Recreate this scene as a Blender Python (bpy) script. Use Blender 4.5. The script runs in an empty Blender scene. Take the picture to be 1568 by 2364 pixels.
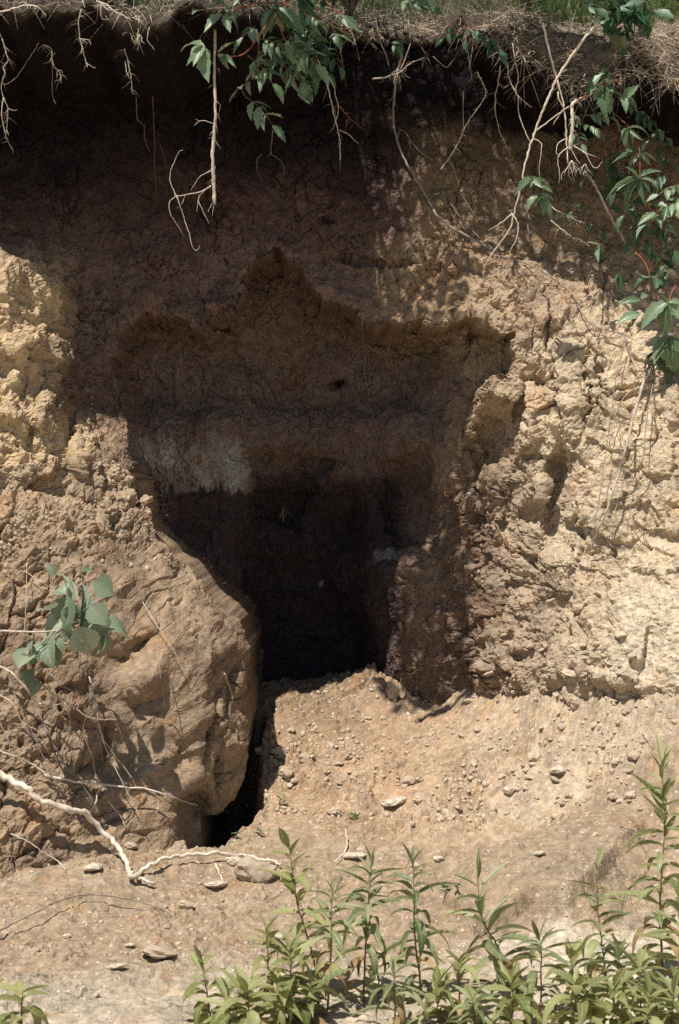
import bpy, math, random
import numpy as np
from mathutils import Vector, Matrix, Quaternion
R = math.radians
random.seed(7)
rng = np.random.default_rng(7)
scene = bpy.context.scene
col = scene.collection

# ------------------------------------------------------------------ camera
FPX, CX, CY, DIST, EYE = 4065.0, 784.0, 1182.0, 7.0, 1.4     # focal length in picture units, eye height in metres
cam = bpy.data.cameras.new('camera')
cam_ob = bpy.data.objects.new('camera', cam)
col.objects.link(cam_ob)
cam_ob.location = (0, -DIST, EYE)
cam_ob.rotation_euler = (R(90), 0, 0)
cam.sensor_fit = 'HORIZONTAL'
cam.sensor_width = 24.0
cam.lens = 24.0 * FPX / 1568.0
cam.clip_start = 0.05
cam.clip_end = 500
cam.dof.use_dof = True
cam.dof.focus_distance = 6.3
cam.dof.aperture_fstop = 6.5
scene.camera = cam_ob

# ------------------------------------------------------------------ sky, sun, exposure
SUN = Vector((0.295, 0.47, -1.0)).normalized()                # the way the light travels
sun_el = math.asin(-SUN.z)
sun_az = math.atan2(-SUN.x, -SUN.y)
world = bpy.data.worlds.new('World')
scene.world = world
world.use_nodes = True
wn = world.node_tree
wn.nodes.clear()
sky = wn.nodes.new('ShaderNodeTexSky')
sky.sky_type = 'NISHITA'
sky.sun_disc = False
sky.sun_elevation = sun_el
sky.sun_rotation = sun_az
sky.air_density = 1.0
sky.dust_density = 0.3
sky.ozone_density = 1.5
bgn = wn.nodes.new('ShaderNodeBackground')
bgn.inputs['Strength'].default_value = 0.06
won = wn.nodes.new('ShaderNodeOutputWorld')
wn.links.new(sky.outputs[0], bgn.inputs[0])
wn.links.new(bgn.outputs[0], won.inputs[0])
sl = bpy.data.lights.new('sun', 'SUN')
sl.energy = 5.0
sl.angle = R(0.53)
sl.color = (1.0, 0.945, 0.86)
so = bpy.data.objects.new('sun', sl)
col.objects.link(so)
so.rotation_euler = SUN.to_track_quat('-Z', 'Y').to_euler()
so.location = (-3, -4, 8)
vs = scene.view_settings
vs.view_transform = 'Standard'
vs.look = 'None'
vs.exposure = 0.25
vs.gamma = 1.0
vs.use_curve_mapping = False
scene.render.engine = 'CYCLES'
scene.cycles.max_bounces = 4
scene.cycles.diffuse_bounces = 2
scene.cycles.use_denoising = False
scene.cycles.use_adaptive_sampling = False

# ------------------------------------------------------------------ helpers
def A(px, py, y):
    """world point at depth y that stands at (px, py) of a 1568 x 2364 picture"""
    k = (DIST + y) / FPX
    return Vector(((px - CX) * k, y, EYE - (py - CY) * k))

def AX(px, y): return (px - CX) * (DIST + y) / FPX
def AZ(py, y): return EYE - (py - CY) * (DIST + y) / FPX

_perm = rng.permutation(256).astype(np.int32)
_perm = np.concatenate([_perm, _perm, _perm])
_g = rng.normal(size=(256, 3)).astype(np.float32)
_g /= np.linalg.norm(_g, axis=1, keepdims=True)

def perlin(x, y, z):
    x, y, z = [np.asarray(a, np.float32) for a in (x, y, z)]
    xi, yi, zi = [np.floor(a).astype(np.int32) for a in (x, y, z)]
    xf, yf, zf = x - xi, y - yi, z - zi
    u, v, w = [t * t * t * (t * (t * 6 - 15) + 10) for t in (xf, yf, zf)]
    xi &= 255; yi &= 255; zi &= 255
    def corner(dx, dy, dz):
        g = _g[_perm[_perm[_perm[xi + dx] + yi + dy] + zi + dz]]
        return g[..., 0] * (xf - dx) + g[..., 1] * (yf - dy) + g[..., 2] * (zf - dz)
    def lx(dy, dz):
        a = corner(0, dy, dz)
        return a + u * (corner(1, dy, dz) - a)
    a0 = lx(0, 0); a0 += v * (lx(1, 0) - a0)
    a1 = lx(0, 1); a1 += v * (lx(1, 1) - a1)
    return (a0 + w * (a1 - a0)) * 1.6

def fbm(x, y, z, octv=4, gain=0.5, ridge=False):
    out = 0; amp = 1.0; f = 1.0
    for i in range(octv):
        n = perlin(x * f + 17.3 * i, y * f + 5.1 * i, z * f - 9.7 * i)
        if ridge: n = 1 - 2 * np.abs(n)
        out = out + amp * n
        amp *= gain; f *= 2.03
    return out

_wr = rng.random((256, 3)).astype(np.float32)
def worley(x, y, z, flat=False):
    """F1, F2 and a random number of the nearest cell"""
    x, y, z = [np.asarray(a, np.float32) for a in (x, y, z)]
    xi, yi, zi = [np.floor(a).astype(np.int32) for a in (x, y, z)]
    f1 = np.full(x.shape, 9.0, np.float32); f2 = f1.copy(); cid = np.zeros(x.shape, np.int32)
    for dy in ((0,) if flat else (-1, 0, 1)):
        for dx in (-1, 0, 1):
            for dz in (-1, 0, 1):
                h = _perm[_perm[_perm[(xi + dx) & 255] + ((yi + dy) & 255)] + ((zi + dz) & 255)]
                p = _wr[h]
                d = (xi + dx + p[..., 0] - x) ** 2 + (zi + dz + p[..., 2] - z) ** 2
                if not flat: d = d + (yi + dy + p[..., 1] - y) ** 2
                d = np.sqrt(d)
                near = d < f1
                f2 = np.where(near, f1, np.minimum(f2, d))
                cid = np.where(near, h, cid)
                f1 = np.where(near, d, f1)
    return f1, f2, _wr[cid][..., 0]

def sstep(a, b, x):
    t = np.clip((x - a) / (b - a), 0, 1)
    return t * t * (3 - 2 * t)

def rbf(pts, vals, c=0.12, lam=0.015):
    """smooth surface through scattered points; returns f(u, v)"""
    pts = np.array(pts, float); vals = np.array(vals, float); n = len(pts)
    r2 = ((pts[:, None] - pts[None]) ** 2).sum(-1)
    M = np.zeros((n + 3, n + 3))
    M[:n, :n] = -np.sqrt(r2 + c * c) + np.eye(n) * lam
    M[:n, n] = 1; M[:n, n + 1:] = pts; M[n, :n] = 1; M[n + 1:, :n] = pts.T
    w = np.linalg.solve(M, np.concatenate([vals, [0, 0, 0]]))
    def f(u, v):
        u = np.asarray(u, float); v = np.asarray(v, float)
        out = w[n] + w[n + 1] * u + w[n + 2] * v
        for i in range(n):
            out = out - w[i] * np.sqrt((u - pts[i, 0]) ** 2 + (v - pts[i, 1]) ** 2 + c * c)
        return out
    return f

def on_coarse(f, xs, zs, step=4):
    """evaluate f on every step-th line of a grid and fill in between"""
    ci = np.unique(np.r_[np.arange(0, len(xs), step), len(xs) - 1]); cj = np.unique(np.r_[np.arange(0, len(zs), step), len(zs) - 1])
    g = f(*np.meshgrid(xs[ci], zs[cj], indexing='ij'))
    t = np.stack([np.interp(xs, xs[ci], g[:, j]) for j in range(len(cj))], 1)
    return np.stack([np.interp(zs, zs[cj], t[i]) for i in range(len(xs))], 0)

def poly_dist(poly, X, Z):
    """signed distance to a closed polygon, positive inside"""
    d = np.full(X.shape, 1e9); inside = np.zeros(X.shape, bool)
    n = len(poly)
    for i in range(n):
        ax, az = poly[i]; bx, bz = poly[(i + 1) % n]
        ex, ez = bx - ax, bz - az
        t = np.clip(((X - ax) * ex + (Z - az) * ez) / (ex * ex + ez * ez + 1e-12), 0, 1)
        d = np.minimum(d, (X - ax - t * ex) ** 2 + (Z - az - t * ez) ** 2)
        c = ((az > Z) != (bz > Z)) & (X < ex * (Z - az) / (ez if abs(ez) > 1e-12 else 1e-12) + ax)
        inside ^= c
    d = np.sqrt(d)
    return np.where(inside, d, -d)

def blur(a_, r):
    k = np.ones(2 * r + 1) / (2 * r + 1)
    for ax in (0, 1):
        a_ = np.apply_along_axis(lambda v: np.convolve(np.pad(v, r, mode='edge'), k, 'valid'), ax, a_)
    return a_

def grid_mesh(name, P, colour, mat, extra=None):
    """P: (n, m, 3) points -> one sheet, with a per-point earth colour"""
    n, m = P.shape[:2]
    idx = np.arange(n * m, dtype=np.int32).reshape(n, m)
    q = np.stack([idx[:-1, :-1], idx[1:, :-1], idx[1:, 1:], idx[:-1, 1:]], -1).reshape(-1, 4)
    me = bpy.data.meshes.new(name)
    me.vertices.add(n * m)
    me.vertices.foreach_set('co', P.reshape(-1).astype(np.float32))
    me.loops.add(q.size)
    me.loops.foreach_set('vertex_index', q.reshape(-1))
    me.polygons.add(len(q))
    me.polygons.foreach_set('loop_start', np.arange(0, q.size, 4, dtype=np.int32))
    me.polygons.foreach_set('loop_total', np.full(len(q), 4, np.int32))
    me.polygons.foreach_set('use_smooth', np.zeros(len(q), bool))
    me.update(calc_edges=True)
    ca = me.color_attributes.new('earth', 'FLOAT_COLOR', 'POINT')
    c4 = np.ones((n * m, 4), np.float32); c4[:, :3] = colour.reshape(-1, 3)
    ca.data.foreach_set('color', c4.reshape(-1))
    me.materials.append(mat)
    ob = bpy.data.objects.new(name, me)
    col.objects.link(ob)
    return ob

def normals(P):
    du = np.gradient(P, axis=0); dv = np.gradient(P, axis=1)
    n = np.cross(du, dv)
    return n / (np.linalg.norm(n, axis=-1, keepdims=True) + 1e-12)

def tag(o, label=None, cat=None, group=None, kind=None):
    if label: o['label'] = label
    if cat: o['category'] = cat
    if group: o['group'] = group
    if kind: o['kind'] = kind
    return o

def thing(name, label, cat, loc=(0, 0, 0), group=None):
    o = bpy.data.objects.new(name, None)
    o.empty_display_size = 0.05
    o.location = loc
    col.objects.link(o)
    return tag(o, label, cat, group)

class MB:
    """collects tubes, ribbons and lumps into one mesh"""
    def __init__(self): self.v = []; self.f = []
    def tube(self, pts, radii, sides=6, wob=0.0, tip=True):
        pts = [Vector(p) for p in pts]; n = len(pts); b = len(self.v)
        up = Vector((0.3, 0.8, 0.5)); 
        for i, p in enumerate(pts):
            d = (pts[min(i + 1, n - 1)] - pts[max(i - 1, 0)])
            d = d.normalized() if d.length > 1e-9 else Vector((0, 0, 1))
            a = d.cross(up); a = a.normalized() if a.length > 1e-4 else d.orthogonal().normalized()
            up = a.cross(d).normalized() * -1 if False else up
            c = d.cross(a)
            r = radii[i]
            for k in range(sides):
                t = 2 * math.pi * k / sides
                rr = r * (1 + wob * random.uniform(-1, 1))
                self.v.append(p + (a * math.cos(t) + c * math.sin(t)) * rr)
        for i in range(n - 1):
            for k in range(sides):
                k2 = (k + 1) % sides
                self.f.append((b + i * sides + k, b + i * sides + k2, b + (i + 1) * sides + k2, b + (i + 1) * sides + k))
        self.f.append(tuple(b + k for k in reversed(range(sides))))
        self.f.append(tuple(b + (n - 1) * sides + k for k in range(sides)))
        return self
    def build(self, name, mat, parent=None, smooth=True, origin=None):
        me = bpy.data.meshes.new(name)
        o0 = Vector(origin) if origin is not None else Vector((0, 0, 0))
        me.from_pydata([tuple(Vector(p) - o0) for p in self.v], [], self.f)
        if smooth: me.polygons.foreach_set('use_smooth', np.ones(len(me.polygons), bool))
        me.materials.append(mat); me.update()
        o = bpy.data.objects.new(name, me)
        col.objects.link(o)
        if parent is not None:
            o.parent = parent
            o.location = o0 - parent_loc(parent)
        else: o.location = o0
        return o

def parent_loc(o):
    p = Vector((0, 0, 0))
    while o is not None:
        p += Vector(o.location); o = o.parent
    return p

def smooth_path(pts, n=6, jitter=0.0):
    """Catmull-Rom through points, with a little irregular wander"""
    pts = [Vector(p) for p in pts]
    if len(pts) == 2: pts = [pts[0], pts[0].lerp(pts[1], 0.5), pts[1]]
    ext = [pts[0] * 2 - pts[1]] + pts + [pts[-1] * 2 - pts[-2]]
    out = []
    for i in range(1, len(ext) - 2):
        p0, p1, p2, p3 = ext[i - 1:i + 3]
        for k in range(n):
            t = k / n
            out.append(0.5 * ((2 * p1) + (p2 - p0) * t + (2 * p0 - 5 * p1 + 4 * p2 - p3) * t * t + (3 * p1 - p0 - 3 * p2 + p3) * t ** 3))
    out.append(pts[-1])
    if jitter:
        for i in range(1, len(out) - 1):
            out[i] = out[i] + Vector((random.gauss(0, jitter), random.gauss(0, jitter), random.gauss(0, jitter)))
    return out

# ------------------------------------------------------------------ materials
def new_mat(name):
    m = bpy.data.materials.new(name); m.use_nodes = True
    nt = m.node_tree
    b = nt.nodes['Principled BSDF']
    return m, nt, b

def N(nt, typ, **kw):
    n = nt.nodes.new(typ)
    for k, v in kw.items():
        if k.startswith('i_'): n.inputs[k[2:].replace('_', ' ')].default_value = v
        else: setattr(n, k, v)
    return n

def earth_mat(name, grain=1.0, bump=1.0, fleck=0.0001):
    """earth: the sheet's own strata colour, broken up by grains, specks and fine cracks"""
    m, nt, b = new_mat(name)
    L = nt.links.new
    geo = N(nt, 'ShaderNodeNewGeometry')
    at = N(nt, 'ShaderNodeVertexColor', layer_name='earth')
    n1 = N(nt, 'ShaderNodeTexNoise', i_Scale=26.0, i_Detail=8.0, i_Roughness=0.68)
    n2 = N(nt, 'ShaderNodeTexNoise', i_Scale=190.0, i_Detail=4.0, i_Roughness=0.7)
    vo = N(nt, 'ShaderNodeTexVoronoi', i_Scale=70.0)
    vo.inputs['Randomness'].default_value = 1.0
    for n in (n1, n2, vo): L(geo.outputs['Position'], n.inputs['Vector'])
    mr = N(nt, 'ShaderNodeMapRange'); mr.inputs[1].default_value = 0.3; mr.inputs[2].default_value = 0.7
    mr.inputs[3].default_value = 1 - 0.26 * grain; mr.inputs[4].default_value = 1 + 0.22 * grain
    L(n1.outputs['Fac'], mr.inputs[0])
    mr2 = N(nt, 'ShaderNodeMapRange'); mr2.inputs[1].default_value = 0.3; mr2.inputs[2].default_value = 0.7
    mr2.inputs[3].default_value = 1 - 0.2 * grain; mr2.inputs[4].default_value = 1 + 0.2 * grain
    L(n2.outputs['Fac'], mr2.inputs[0])
    mul = N(nt, 'ShaderNodeMath', operation='MULTIPLY'); L(mr.outputs[0], mul.inputs[0]); L(mr2.outputs[0], mul.inputs[1])
    vm = N(nt, 'ShaderNodeVectorMath', operation='SCALE'); L(at.outputs[0], vm.inputs[0]); L(mul.outputs[0], vm.inputs['Scale'])
    # odd cells lean to rust or to pale clay
    hs = N(nt, 'ShaderNodeHueSaturation'); L(vm.outputs[0], hs.inputs['Color'])
    sep = N(nt, 'ShaderNodeSeparateColor'); L(vo.outputs['Color'], sep.inputs[0])
    ms = N(nt, 'ShaderNodeMapRange'); ms.inputs[3].default_value = 0.88; ms.inputs[4].default_value = 1.12; L(sep.outputs[0], ms.inputs[0])
    mv = N(nt, 'ShaderNodeMapRange'); mv.inputs[3].default_value = 0.9; mv.inputs[4].default_value = 1.1; L(sep.outputs[1], mv.inputs[0])
    L(ms.outputs[0], hs.inputs['Saturation']); L(mv.outputs[0], hs.inputs['Value'])
    v2 = N(nt, 'ShaderNodeTexVoronoi', i_Scale=120.0); L(geo.outputs['Position'], v2.inputs['Vector'])
    s2 = N(nt, 'ShaderNodeSeparateColor'); L(v2.outputs['Color'], s2.inputs[0])
    gt = N(nt, 'ShaderNodeMapRange'); gt.inputs[1].default_value = 1 - fleck; gt.inputs[2].default_value = 1 - fleck * .7; gt.inputs[4].default_value = .75; L(s2.outputs[2], gt.inputs[0])
    fx = N(nt, 'ShaderNodeMix', data_type='RGBA'); fx.inputs[7].default_value = (.66, .58, .46, 1)
    L(gt.outputs[0], fx.inputs[0]); L(hs.outputs[0], fx.inputs[6])
    L(fx.outputs[2], b.inputs['Base Color'])
    b.inputs['Roughness'].default_value = 0.95
    b.inputs['Specular IOR Level'].default_value = 0.15
    add = N(nt, 'ShaderNodeMath', operation='ADD'); L(n1.outputs['Fac'], add.inputs[0])
    sc = N(nt, 'ShaderNodeMath', operation='MULTIPLY'); sc.inputs[1].default_value = 0.35; L(n2.outputs['Fac'], sc.inputs[0]); L(sc.outputs[0], add.inputs[1])
    bp = N(nt, 'ShaderNodeBump'); bp.inputs['Strength'].default_value = 0.9; bp.inputs['Distance'].default_value = 0.014 * bump
    L(add.outputs[0], bp.inputs['Height']); L(bp.outputs[0], b.inputs['Normal'])
    return m

def plain_mat(name, c, rough=0.85, var=0.25, scale=60.0, c2=None, spec=0.25, bump=0.0, objvar=0.0):
    m, nt, b = new_mat(name); L = nt.links.new
    tc = N(nt, 'ShaderNodeTexCoord')
    n1 = N(nt, 'ShaderNodeTexNoise', i_Scale=scale, i_Detail=5.0, i_Roughness=0.65)
    L(tc.outputs['Object'], n1.inputs['Vector'])
    mx = N(nt, 'ShaderNodeMix', data_type='RGBA')
    mr = N(nt, 'ShaderNodeMapRange'); mr.inputs[1].default_value = 0.32; mr.inputs[2].default_value = 0.68
    L(n1.outputs['Fac'], mr.inputs[0]); L(mr.outputs[0], mx.inputs[0])
    c2 = c2 or tuple(v * (1 - var) for v in c)
    mx.inputs[6].default_value = (*c2, 1); mx.inputs[7].default_value = (*[min(1, v * (1 + var)) for v in c], 1)
    out = mx.outputs[2]
    if objvar:
        oi = N(nt, 'ShaderNodeObjectInfo'); hs = N(nt, 'ShaderNodeHueSaturation')
        r = N(nt, 'ShaderNodeMapRange'); r.inputs[3].default_value = 1 - objvar; r.inputs[4].default_value = 1 + objvar
        L(oi.outputs['Random'], r.inputs[0]); L(r.outputs[0], hs.inputs['Value']); L(out, hs.inputs['Color']); out = hs.outputs[0]
    L(out, b.inputs['Base Color'])
    b.inputs['Roughness'].default_value = rough
    b.inputs['Specular IOR Level'].default_value = spec
    if bump:
        bp = N(nt, 'ShaderNodeBump'); bp.inputs['Distance'].default_value = bump; L(n1.outputs['Fac'], bp.inputs['Height']); L(bp.outputs[0], b.inputs['Normal'])
    return m

def leaf_mat(name, c, pale, trans=0.35, rough=0.42, spec=0.5):
    """leaf: veined green with per-leaf variation, letting some light through"""
    m, nt, b = new_mat(name); L = nt.links.new
    oi = N(nt, 'ShaderNodeObjectInfo')
    uv = N(nt, 'ShaderNodeTexCoord')
    n1 = N(nt, 'ShaderNodeTexNoise', i_Scale=9.0, i_Detail=4.0)
    L(uv.outputs['Generated'], n1.inputs['Vector'])
    mx = N(nt, 'ShaderNodeMix', data_type='RGBA')
    mx.inputs[6].default_value = (*c, 1); mx.inputs[7].default_value = (*pale, 1)
    ad = N(nt, 'ShaderNodeMath', operation='MULTIPLY_ADD'); L(n1.outputs['Fac'], ad.inputs[0]); ad.inputs[1].default_value = 0.6
    sb = N(nt, 'ShaderNodeMath', operation='SUBTRACT'); L(oi.outputs['Random'], sb.inputs[0]); sb.inputs[1].default_value = 0.3
    L(sb.outputs[0], ad.inputs[2]); L(ad.outputs[0], mx.inputs[0])
    sx = N(nt, 'ShaderNodeSeparateXYZ'); L(uv.outputs['Object'], sx.inputs[0])
    ab = N(nt, 'ShaderNodeMath', operation='ABSOLUTE'); L(sx.outputs[0], ab.inputs[0])
    mid = N(nt, 'ShaderNodeMath', operation='LESS_THAN'); L(ab.outputs[0], mid.inputs[0]); mid.inputs[1].default_value = .012
    sl_ = N(nt, 'ShaderNodeMath', operation='MULTIPLY_ADD'); L(ab.outputs[0], sl_.inputs[0]); sl_.inputs[1].default_value = -.8; L(sx.outputs[1], sl_.inputs[2])
    fr = N(nt, 'ShaderNodeMath', operation='MULTIPLY'); L(sl_.outputs[0], fr.inputs[0]); fr.inputs[1].default_value = 9.0
    ff = N(nt, 'ShaderNodeMath', operation='FRACT'); L(fr.outputs[0], ff.inputs[0])
    vn = N(nt, 'ShaderNodeMath', operation='LESS_THAN'); L(ff.outputs[0], vn.inputs[0]); vn.inputs[1].default_value = .13
    vv = N(nt, 'ShaderNodeMath', operation='MAXIMUM'); L(mid.outputs[0], vv.inputs[0]); L(vn.outputs[0], vv.inputs[1])
    vs_ = N(nt, 'ShaderNodeMath', operation='MULTIPLY'); L(vv.outputs[0], vs_.inputs[0]); vs_.inputs[1].default_value = .28
    vx = N(nt, 'ShaderNodeMix', data_type='RGBA'); L(vs_.outputs[0], vx.inputs[0]); L(mx.outputs[2], vx.inputs[6]); vx.inputs[7].default_value = (*[min(1, p_ * 1.7) for p_ in pale], 1)
    mx = vx
    # yellowed and dusty blotches
    n3 = N(nt, 'ShaderNodeTexNoise', i_Scale=3.0, i_Detail=5.0); L(uv.outputs['Object'], n3.inputs['Vector'])
    av = N(nt, 'ShaderNodeVectorMath', operation='ADD'); L(uv.outputs['Object'], av.inputs[0]); L(oi.outputs['Random'], av.inputs[1]); 
    sc3 = N(nt, 'ShaderNodeVectorMath', operation='SCALE'); L(av.outputs[0], sc3.inputs[0]); sc3.inputs['Scale'].default_value = 3.7; L(sc3.outputs[0], n3.inputs['Vector'])
    bl = N(nt, 'ShaderNodeMapRange'); bl.inputs[1].default_value = .56; bl.inputs[2].default_value = .75; bl.inputs[4].default_value = .55; L(n3.outputs['Fac'], bl.inputs[0])
    bx2 = N(nt, 'ShaderNodeMix', data_type='RGBA'); L(bl.outputs[0], bx2.inputs[0]); L(mx.outputs[2], bx2.inputs[6]); bx2.inputs[7].default_value = (.30, .27, .12, 1)
    mx = bx2
    L(mx.outputs[2], b.inputs['Base Color'])
    b.inputs['Roughness'].default_value = rough
    b.inputs['Specular IOR Level'].default_value = spec
    tr = N(nt, 'ShaderNodeBsdfTranslucent')
    hs = N(nt, 'ShaderNodeHueSaturation'); hs.inputs['Hue'].default_value = 0.47; hs.inputs['Value'].default_value = 1.6; L(mx.outputs[2], hs.inputs['Color']); L(hs.outputs[0], tr.inputs[0])
    ms = N(nt, 'ShaderNodeMixShader'); ms.inputs[0].default_value = trans
    L(b.outputs[0], ms.inputs[1]); L(tr.outputs[0], ms.inputs[2])
    L(ms.outputs[0], nt.nodes['Material Output'].inputs['Surface'])
    return m

M_BANK = earth_mat('bank_earth', 1.0, 1.0)
M_GROUND = earth_mat('ground_earth', 1.25, 1.0, 0.02)
M_HUMUS = earth_mat('humus_earth', 1.2, 1.3)
# ------------------------------------------------------------------ the bank: a worn earth face with a hollow and a spur
def spread(a, b, step, far, grow=1.35):
    core = np.arange(a, b + step / 2, step)
    out = []; d = step; p = b
    while p < far:
        d *= grow; p += d; out.append(p - b)
    out = np.array(out)
    return np.concatenate([(a - out)[::-1], core, b + out])

bx = spread(-1.5, 1.5, 0.0045, 7.0)
bz = np.concatenate([np.arange(-0.35, .12, 0.02), np.arange(.12, 3.25, 0.0047)])
X, Z = np.meshgrid(bx, bz, indexing='ij')
Xc = np.clip(X, -1.75, 1.75)

front = [  # px, py, depth of the face
    (-150, 150, .0), (200, 150, .05), (500, 150, .06), (800, 150, .05), (1100, 150, .02), (1400, 200, .0), (1700, 200, .0),
    (-150, 400, -.06), (0, 430, -.04), (200, 400, .03), (500, 400, .04), (750, 400, .02), (950, 400, .0), (1150, 400, .02), (1350, 400, .04), (1568, 400, .02), (1750, 400, .0),
    (-150, 600, -.46), (0, 600, -.43), (40, 620, -.43), (72, 620, -.36), (110, 620, -.08), (250, 600, .0), (500, 600, -.01), (700, 600, -.02), (900, 600, -.06), (1050, 600, -.1), (1200, 600, -.12), (1400, 600, -.08), (1568, 620, -.1), (1750, 620, -.15),
    (-150, 800, -.53), (0, 780, -.51), (60, 780, -.51), (95, 780, -.42), (140, 780, -.10), (260, 780, -.03), (500, 740, -.06), (700, 700, -.05), (900, 740, -.1), (1050, 740, -.16), (1180, 760, -.26), (1350, 760, -.36), (1500, 760, -.36), (1700, 760, -.4),
    (-150, 1000, -.62), (0, 980, -.59), (80, 960, -.56), (120, 960, -.44), (160, 960, -.26), (210, 960, -.10), (280, 960, -.06), (290, 1080, -.26), (150, 1060, -.45), (0, 1080, -.6),
    (1180, 880, -.3), (1350, 900, -.42), (1480, 900, -.48), (1600, 900, -.62), (1120, 1000, -.2), (1250, 1000, -.36), (1400, 1050, -.48), (1568, 1050, -.66), (1750, 1000, -.7),
    (1080, 1150, -.08), (1200, 1150, -.28), (1350, 1200, -.50), (1500, 1200, -.64), (1700, 1250, -.85),
    (1080, 1350, -.02), (1200, 1350, -.32), (1350, 1350, -.54), (1470, 1350, -.74), (1568, 1380, -.85), (1750, 1400, -1.0),
    (1080, 1530, -.05), (1200, 1530, -.36), (1330, 1530, -.62), (1450, 1530, -.85), (1568, 1560, -.95), (1750, 1600, -1.1),
    (1100, 1800, -.0), (1300, 1800, -.3), (1568, 1800, -1.0), (300, 1400, -.2), (300, 1800, -.2), (0, 1400, -.4), (0, 1800, -.4)]
f_front = rbf([(AX(a, d), AZ(b, d)) for a, b, d in front], [d for _, _, d in front], 0.10)

back = [  # the hollow's rear wall
    (280, 780, .12), (300, 900, .16), (320, 1050, .2), (330, 1200, .25), (400, 1300, .3), (450, 780, .2), (450, 900, .24), (450, 1060, .27), (450, 1105, .30), (450, 1130, .42), (320, 1130, .36),
    (540, 1120, .42), (575, 1300, .44), (560, 900, .26), (640, 620, .22), (640, 720, .26), (600, 800, .34), (700, 800, .38), (800, 800, .34), (620, 950, .40), (700, 950, .42), (820, 950, .38), (640, 1030, .46), (760, 1030, .46),
    (640, 1120, .52), (700, 1120, .54), (750, 1100, .54), (820, 1080, .50), (860, 1150, .52), (930, 1120, .5), (960, 1200, .44), (900, 1220, .5), (640, 1190, .52), (620, 1225, .48), (700, 1225, .5), (800, 1240, .58),
    (600, 1350, .5), (700, 1380, .52), (820, 1400, .54), (620, 1500, .52), (720, 1540, .55), (850, 1520, .46), (880, 1290, .30), (940, 1300, .17), (1020, 1330, .07), (1060, 1250, .02),
    (900, 800, .28), (900, 950, .26), (1000, 800, .18), (1000, 950, .16), (1060, 850, .1), (1120, 800, .05), (1150, 840, -.02), (1020, 1080, .16), (960, 1030, .24), (1060, 1100, .06),
    (930, 1450, .20), (1020, 1480, .09), (1080, 1450, .03), (950, 1600, .22), (1060, 1620, .12), (850, 1650, .5), (600, 1700, .5)]
f_back = rbf([(AX(a, d), AZ(b, d)) for a, b, d in back], [d for _, _, d in back], 0.06)

hollow = [(262, 770, -.05), (300, 738, -.05), (330, 718, -.05), (400, 728, -.06), (470, 758, -.06), (505, 728, -.06), (545, 706, -.05), (560, 650, -.04), (592, 598, -.03), (640, 574, -.02), (685, 605, -.03), (704, 650, -.04),
          (735, 690, -.06), (800, 706, -.07), (840, 735, -.08), (905, 760, -.1), (960, 748, -.12), (1020, 752, -.13), (1080, 738, -.17), (1120, 762, -.2), (1182, 772, -.26), (1172, 850, -.25), (1120, 888, -.2), (1092, 930, -.14),
          (1084, 1010, -.1), (1122, 1080, -.1), (1075, 1150, -.06), (1090, 1220, -.04), (1098, 1350, -.03), (1100, 1500, -.04), (1110, 1640, -.02), (1080, 1800, 0), (500, 2000, 0), (330, 1900, 0),
          (300, 1300, -.15), (306, 1150, -.2), (300, 1085, -.2), (286, 1000, -.13), (276, 900, -.08), (262, 830, -.05)]
hp = [(AX(a, d), AZ(b, d)) for a, b, d in hollow]

spur_edge = [(-700, 1040, -.5), (0, 1075, -.55), (110, 1082, -.5), (250, 1080, -.32), (300, 1110, -.28), (322, 1195, -.34), (390, 1290, -.42), (450, 1345, -.46), (500, 1395, -.48), (538, 1450, -.5), (552, 1500, -.52), (550, 1560, -.54), (556, 1640, -.56),
             (556, 1720, -.58), (552, 1800, -.6), (540, 1850, -.62), (500, 1870, -.66), (462, 1880, -.72), (448, 1960, -.8), (440, 2200, -.8), (-700, 2200, -.9)]
sp = [(AX(a, d), AZ(b, d)) for a, b, d in spur_edge]
spur = [(-300, 1080, -.6), (0, 1080, -.56), (0, 1180, -.68), (0, 1300, -.8), (0, 1450, -.92), (0, 1600, -1.0), (0, 1800, -1.08), (0, 2000, -1.2), (-300, 1500, -1.1), (-300, 1900, -1.3),
        (150, 1100, -.5), (160, 1200, -.62), (160, 1300, -.74), (160, 1450, -.86), (160, 1600, -.93), (160, 1750, -.97), (170, 1900, -1.06),
        (260, 1120, -.34), (290, 1200, -.46), (300, 1300, -.6), (300, 1430, -.76), (300, 1480, -.80), (300, 1510, -.73), (310, 1560, -.86), (350, 1580, -.86), (350, 1625, -.76), (300, 1700, -.84), (300, 1800, -.9), (300, 1950, -1.0),
        (400, 1330, -.54), (430, 1420, -.64), (440, 1500, -.70), (440, 1600, -.76), (430, 1700, -.80), (420, 1800, -.84), (420, 1950, -.9),
        (500, 1420, -.56), (510, 1500, -.62), (505, 1600, -.68), (510, 1700, -.7), (520, 1800, -.72), (480, 1850, -.76)]
f_spur = rbf([(AX(a, d), AZ(b, d)) for a, b, d in spur], [d for _, _, d in spur], 0.06)

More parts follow.
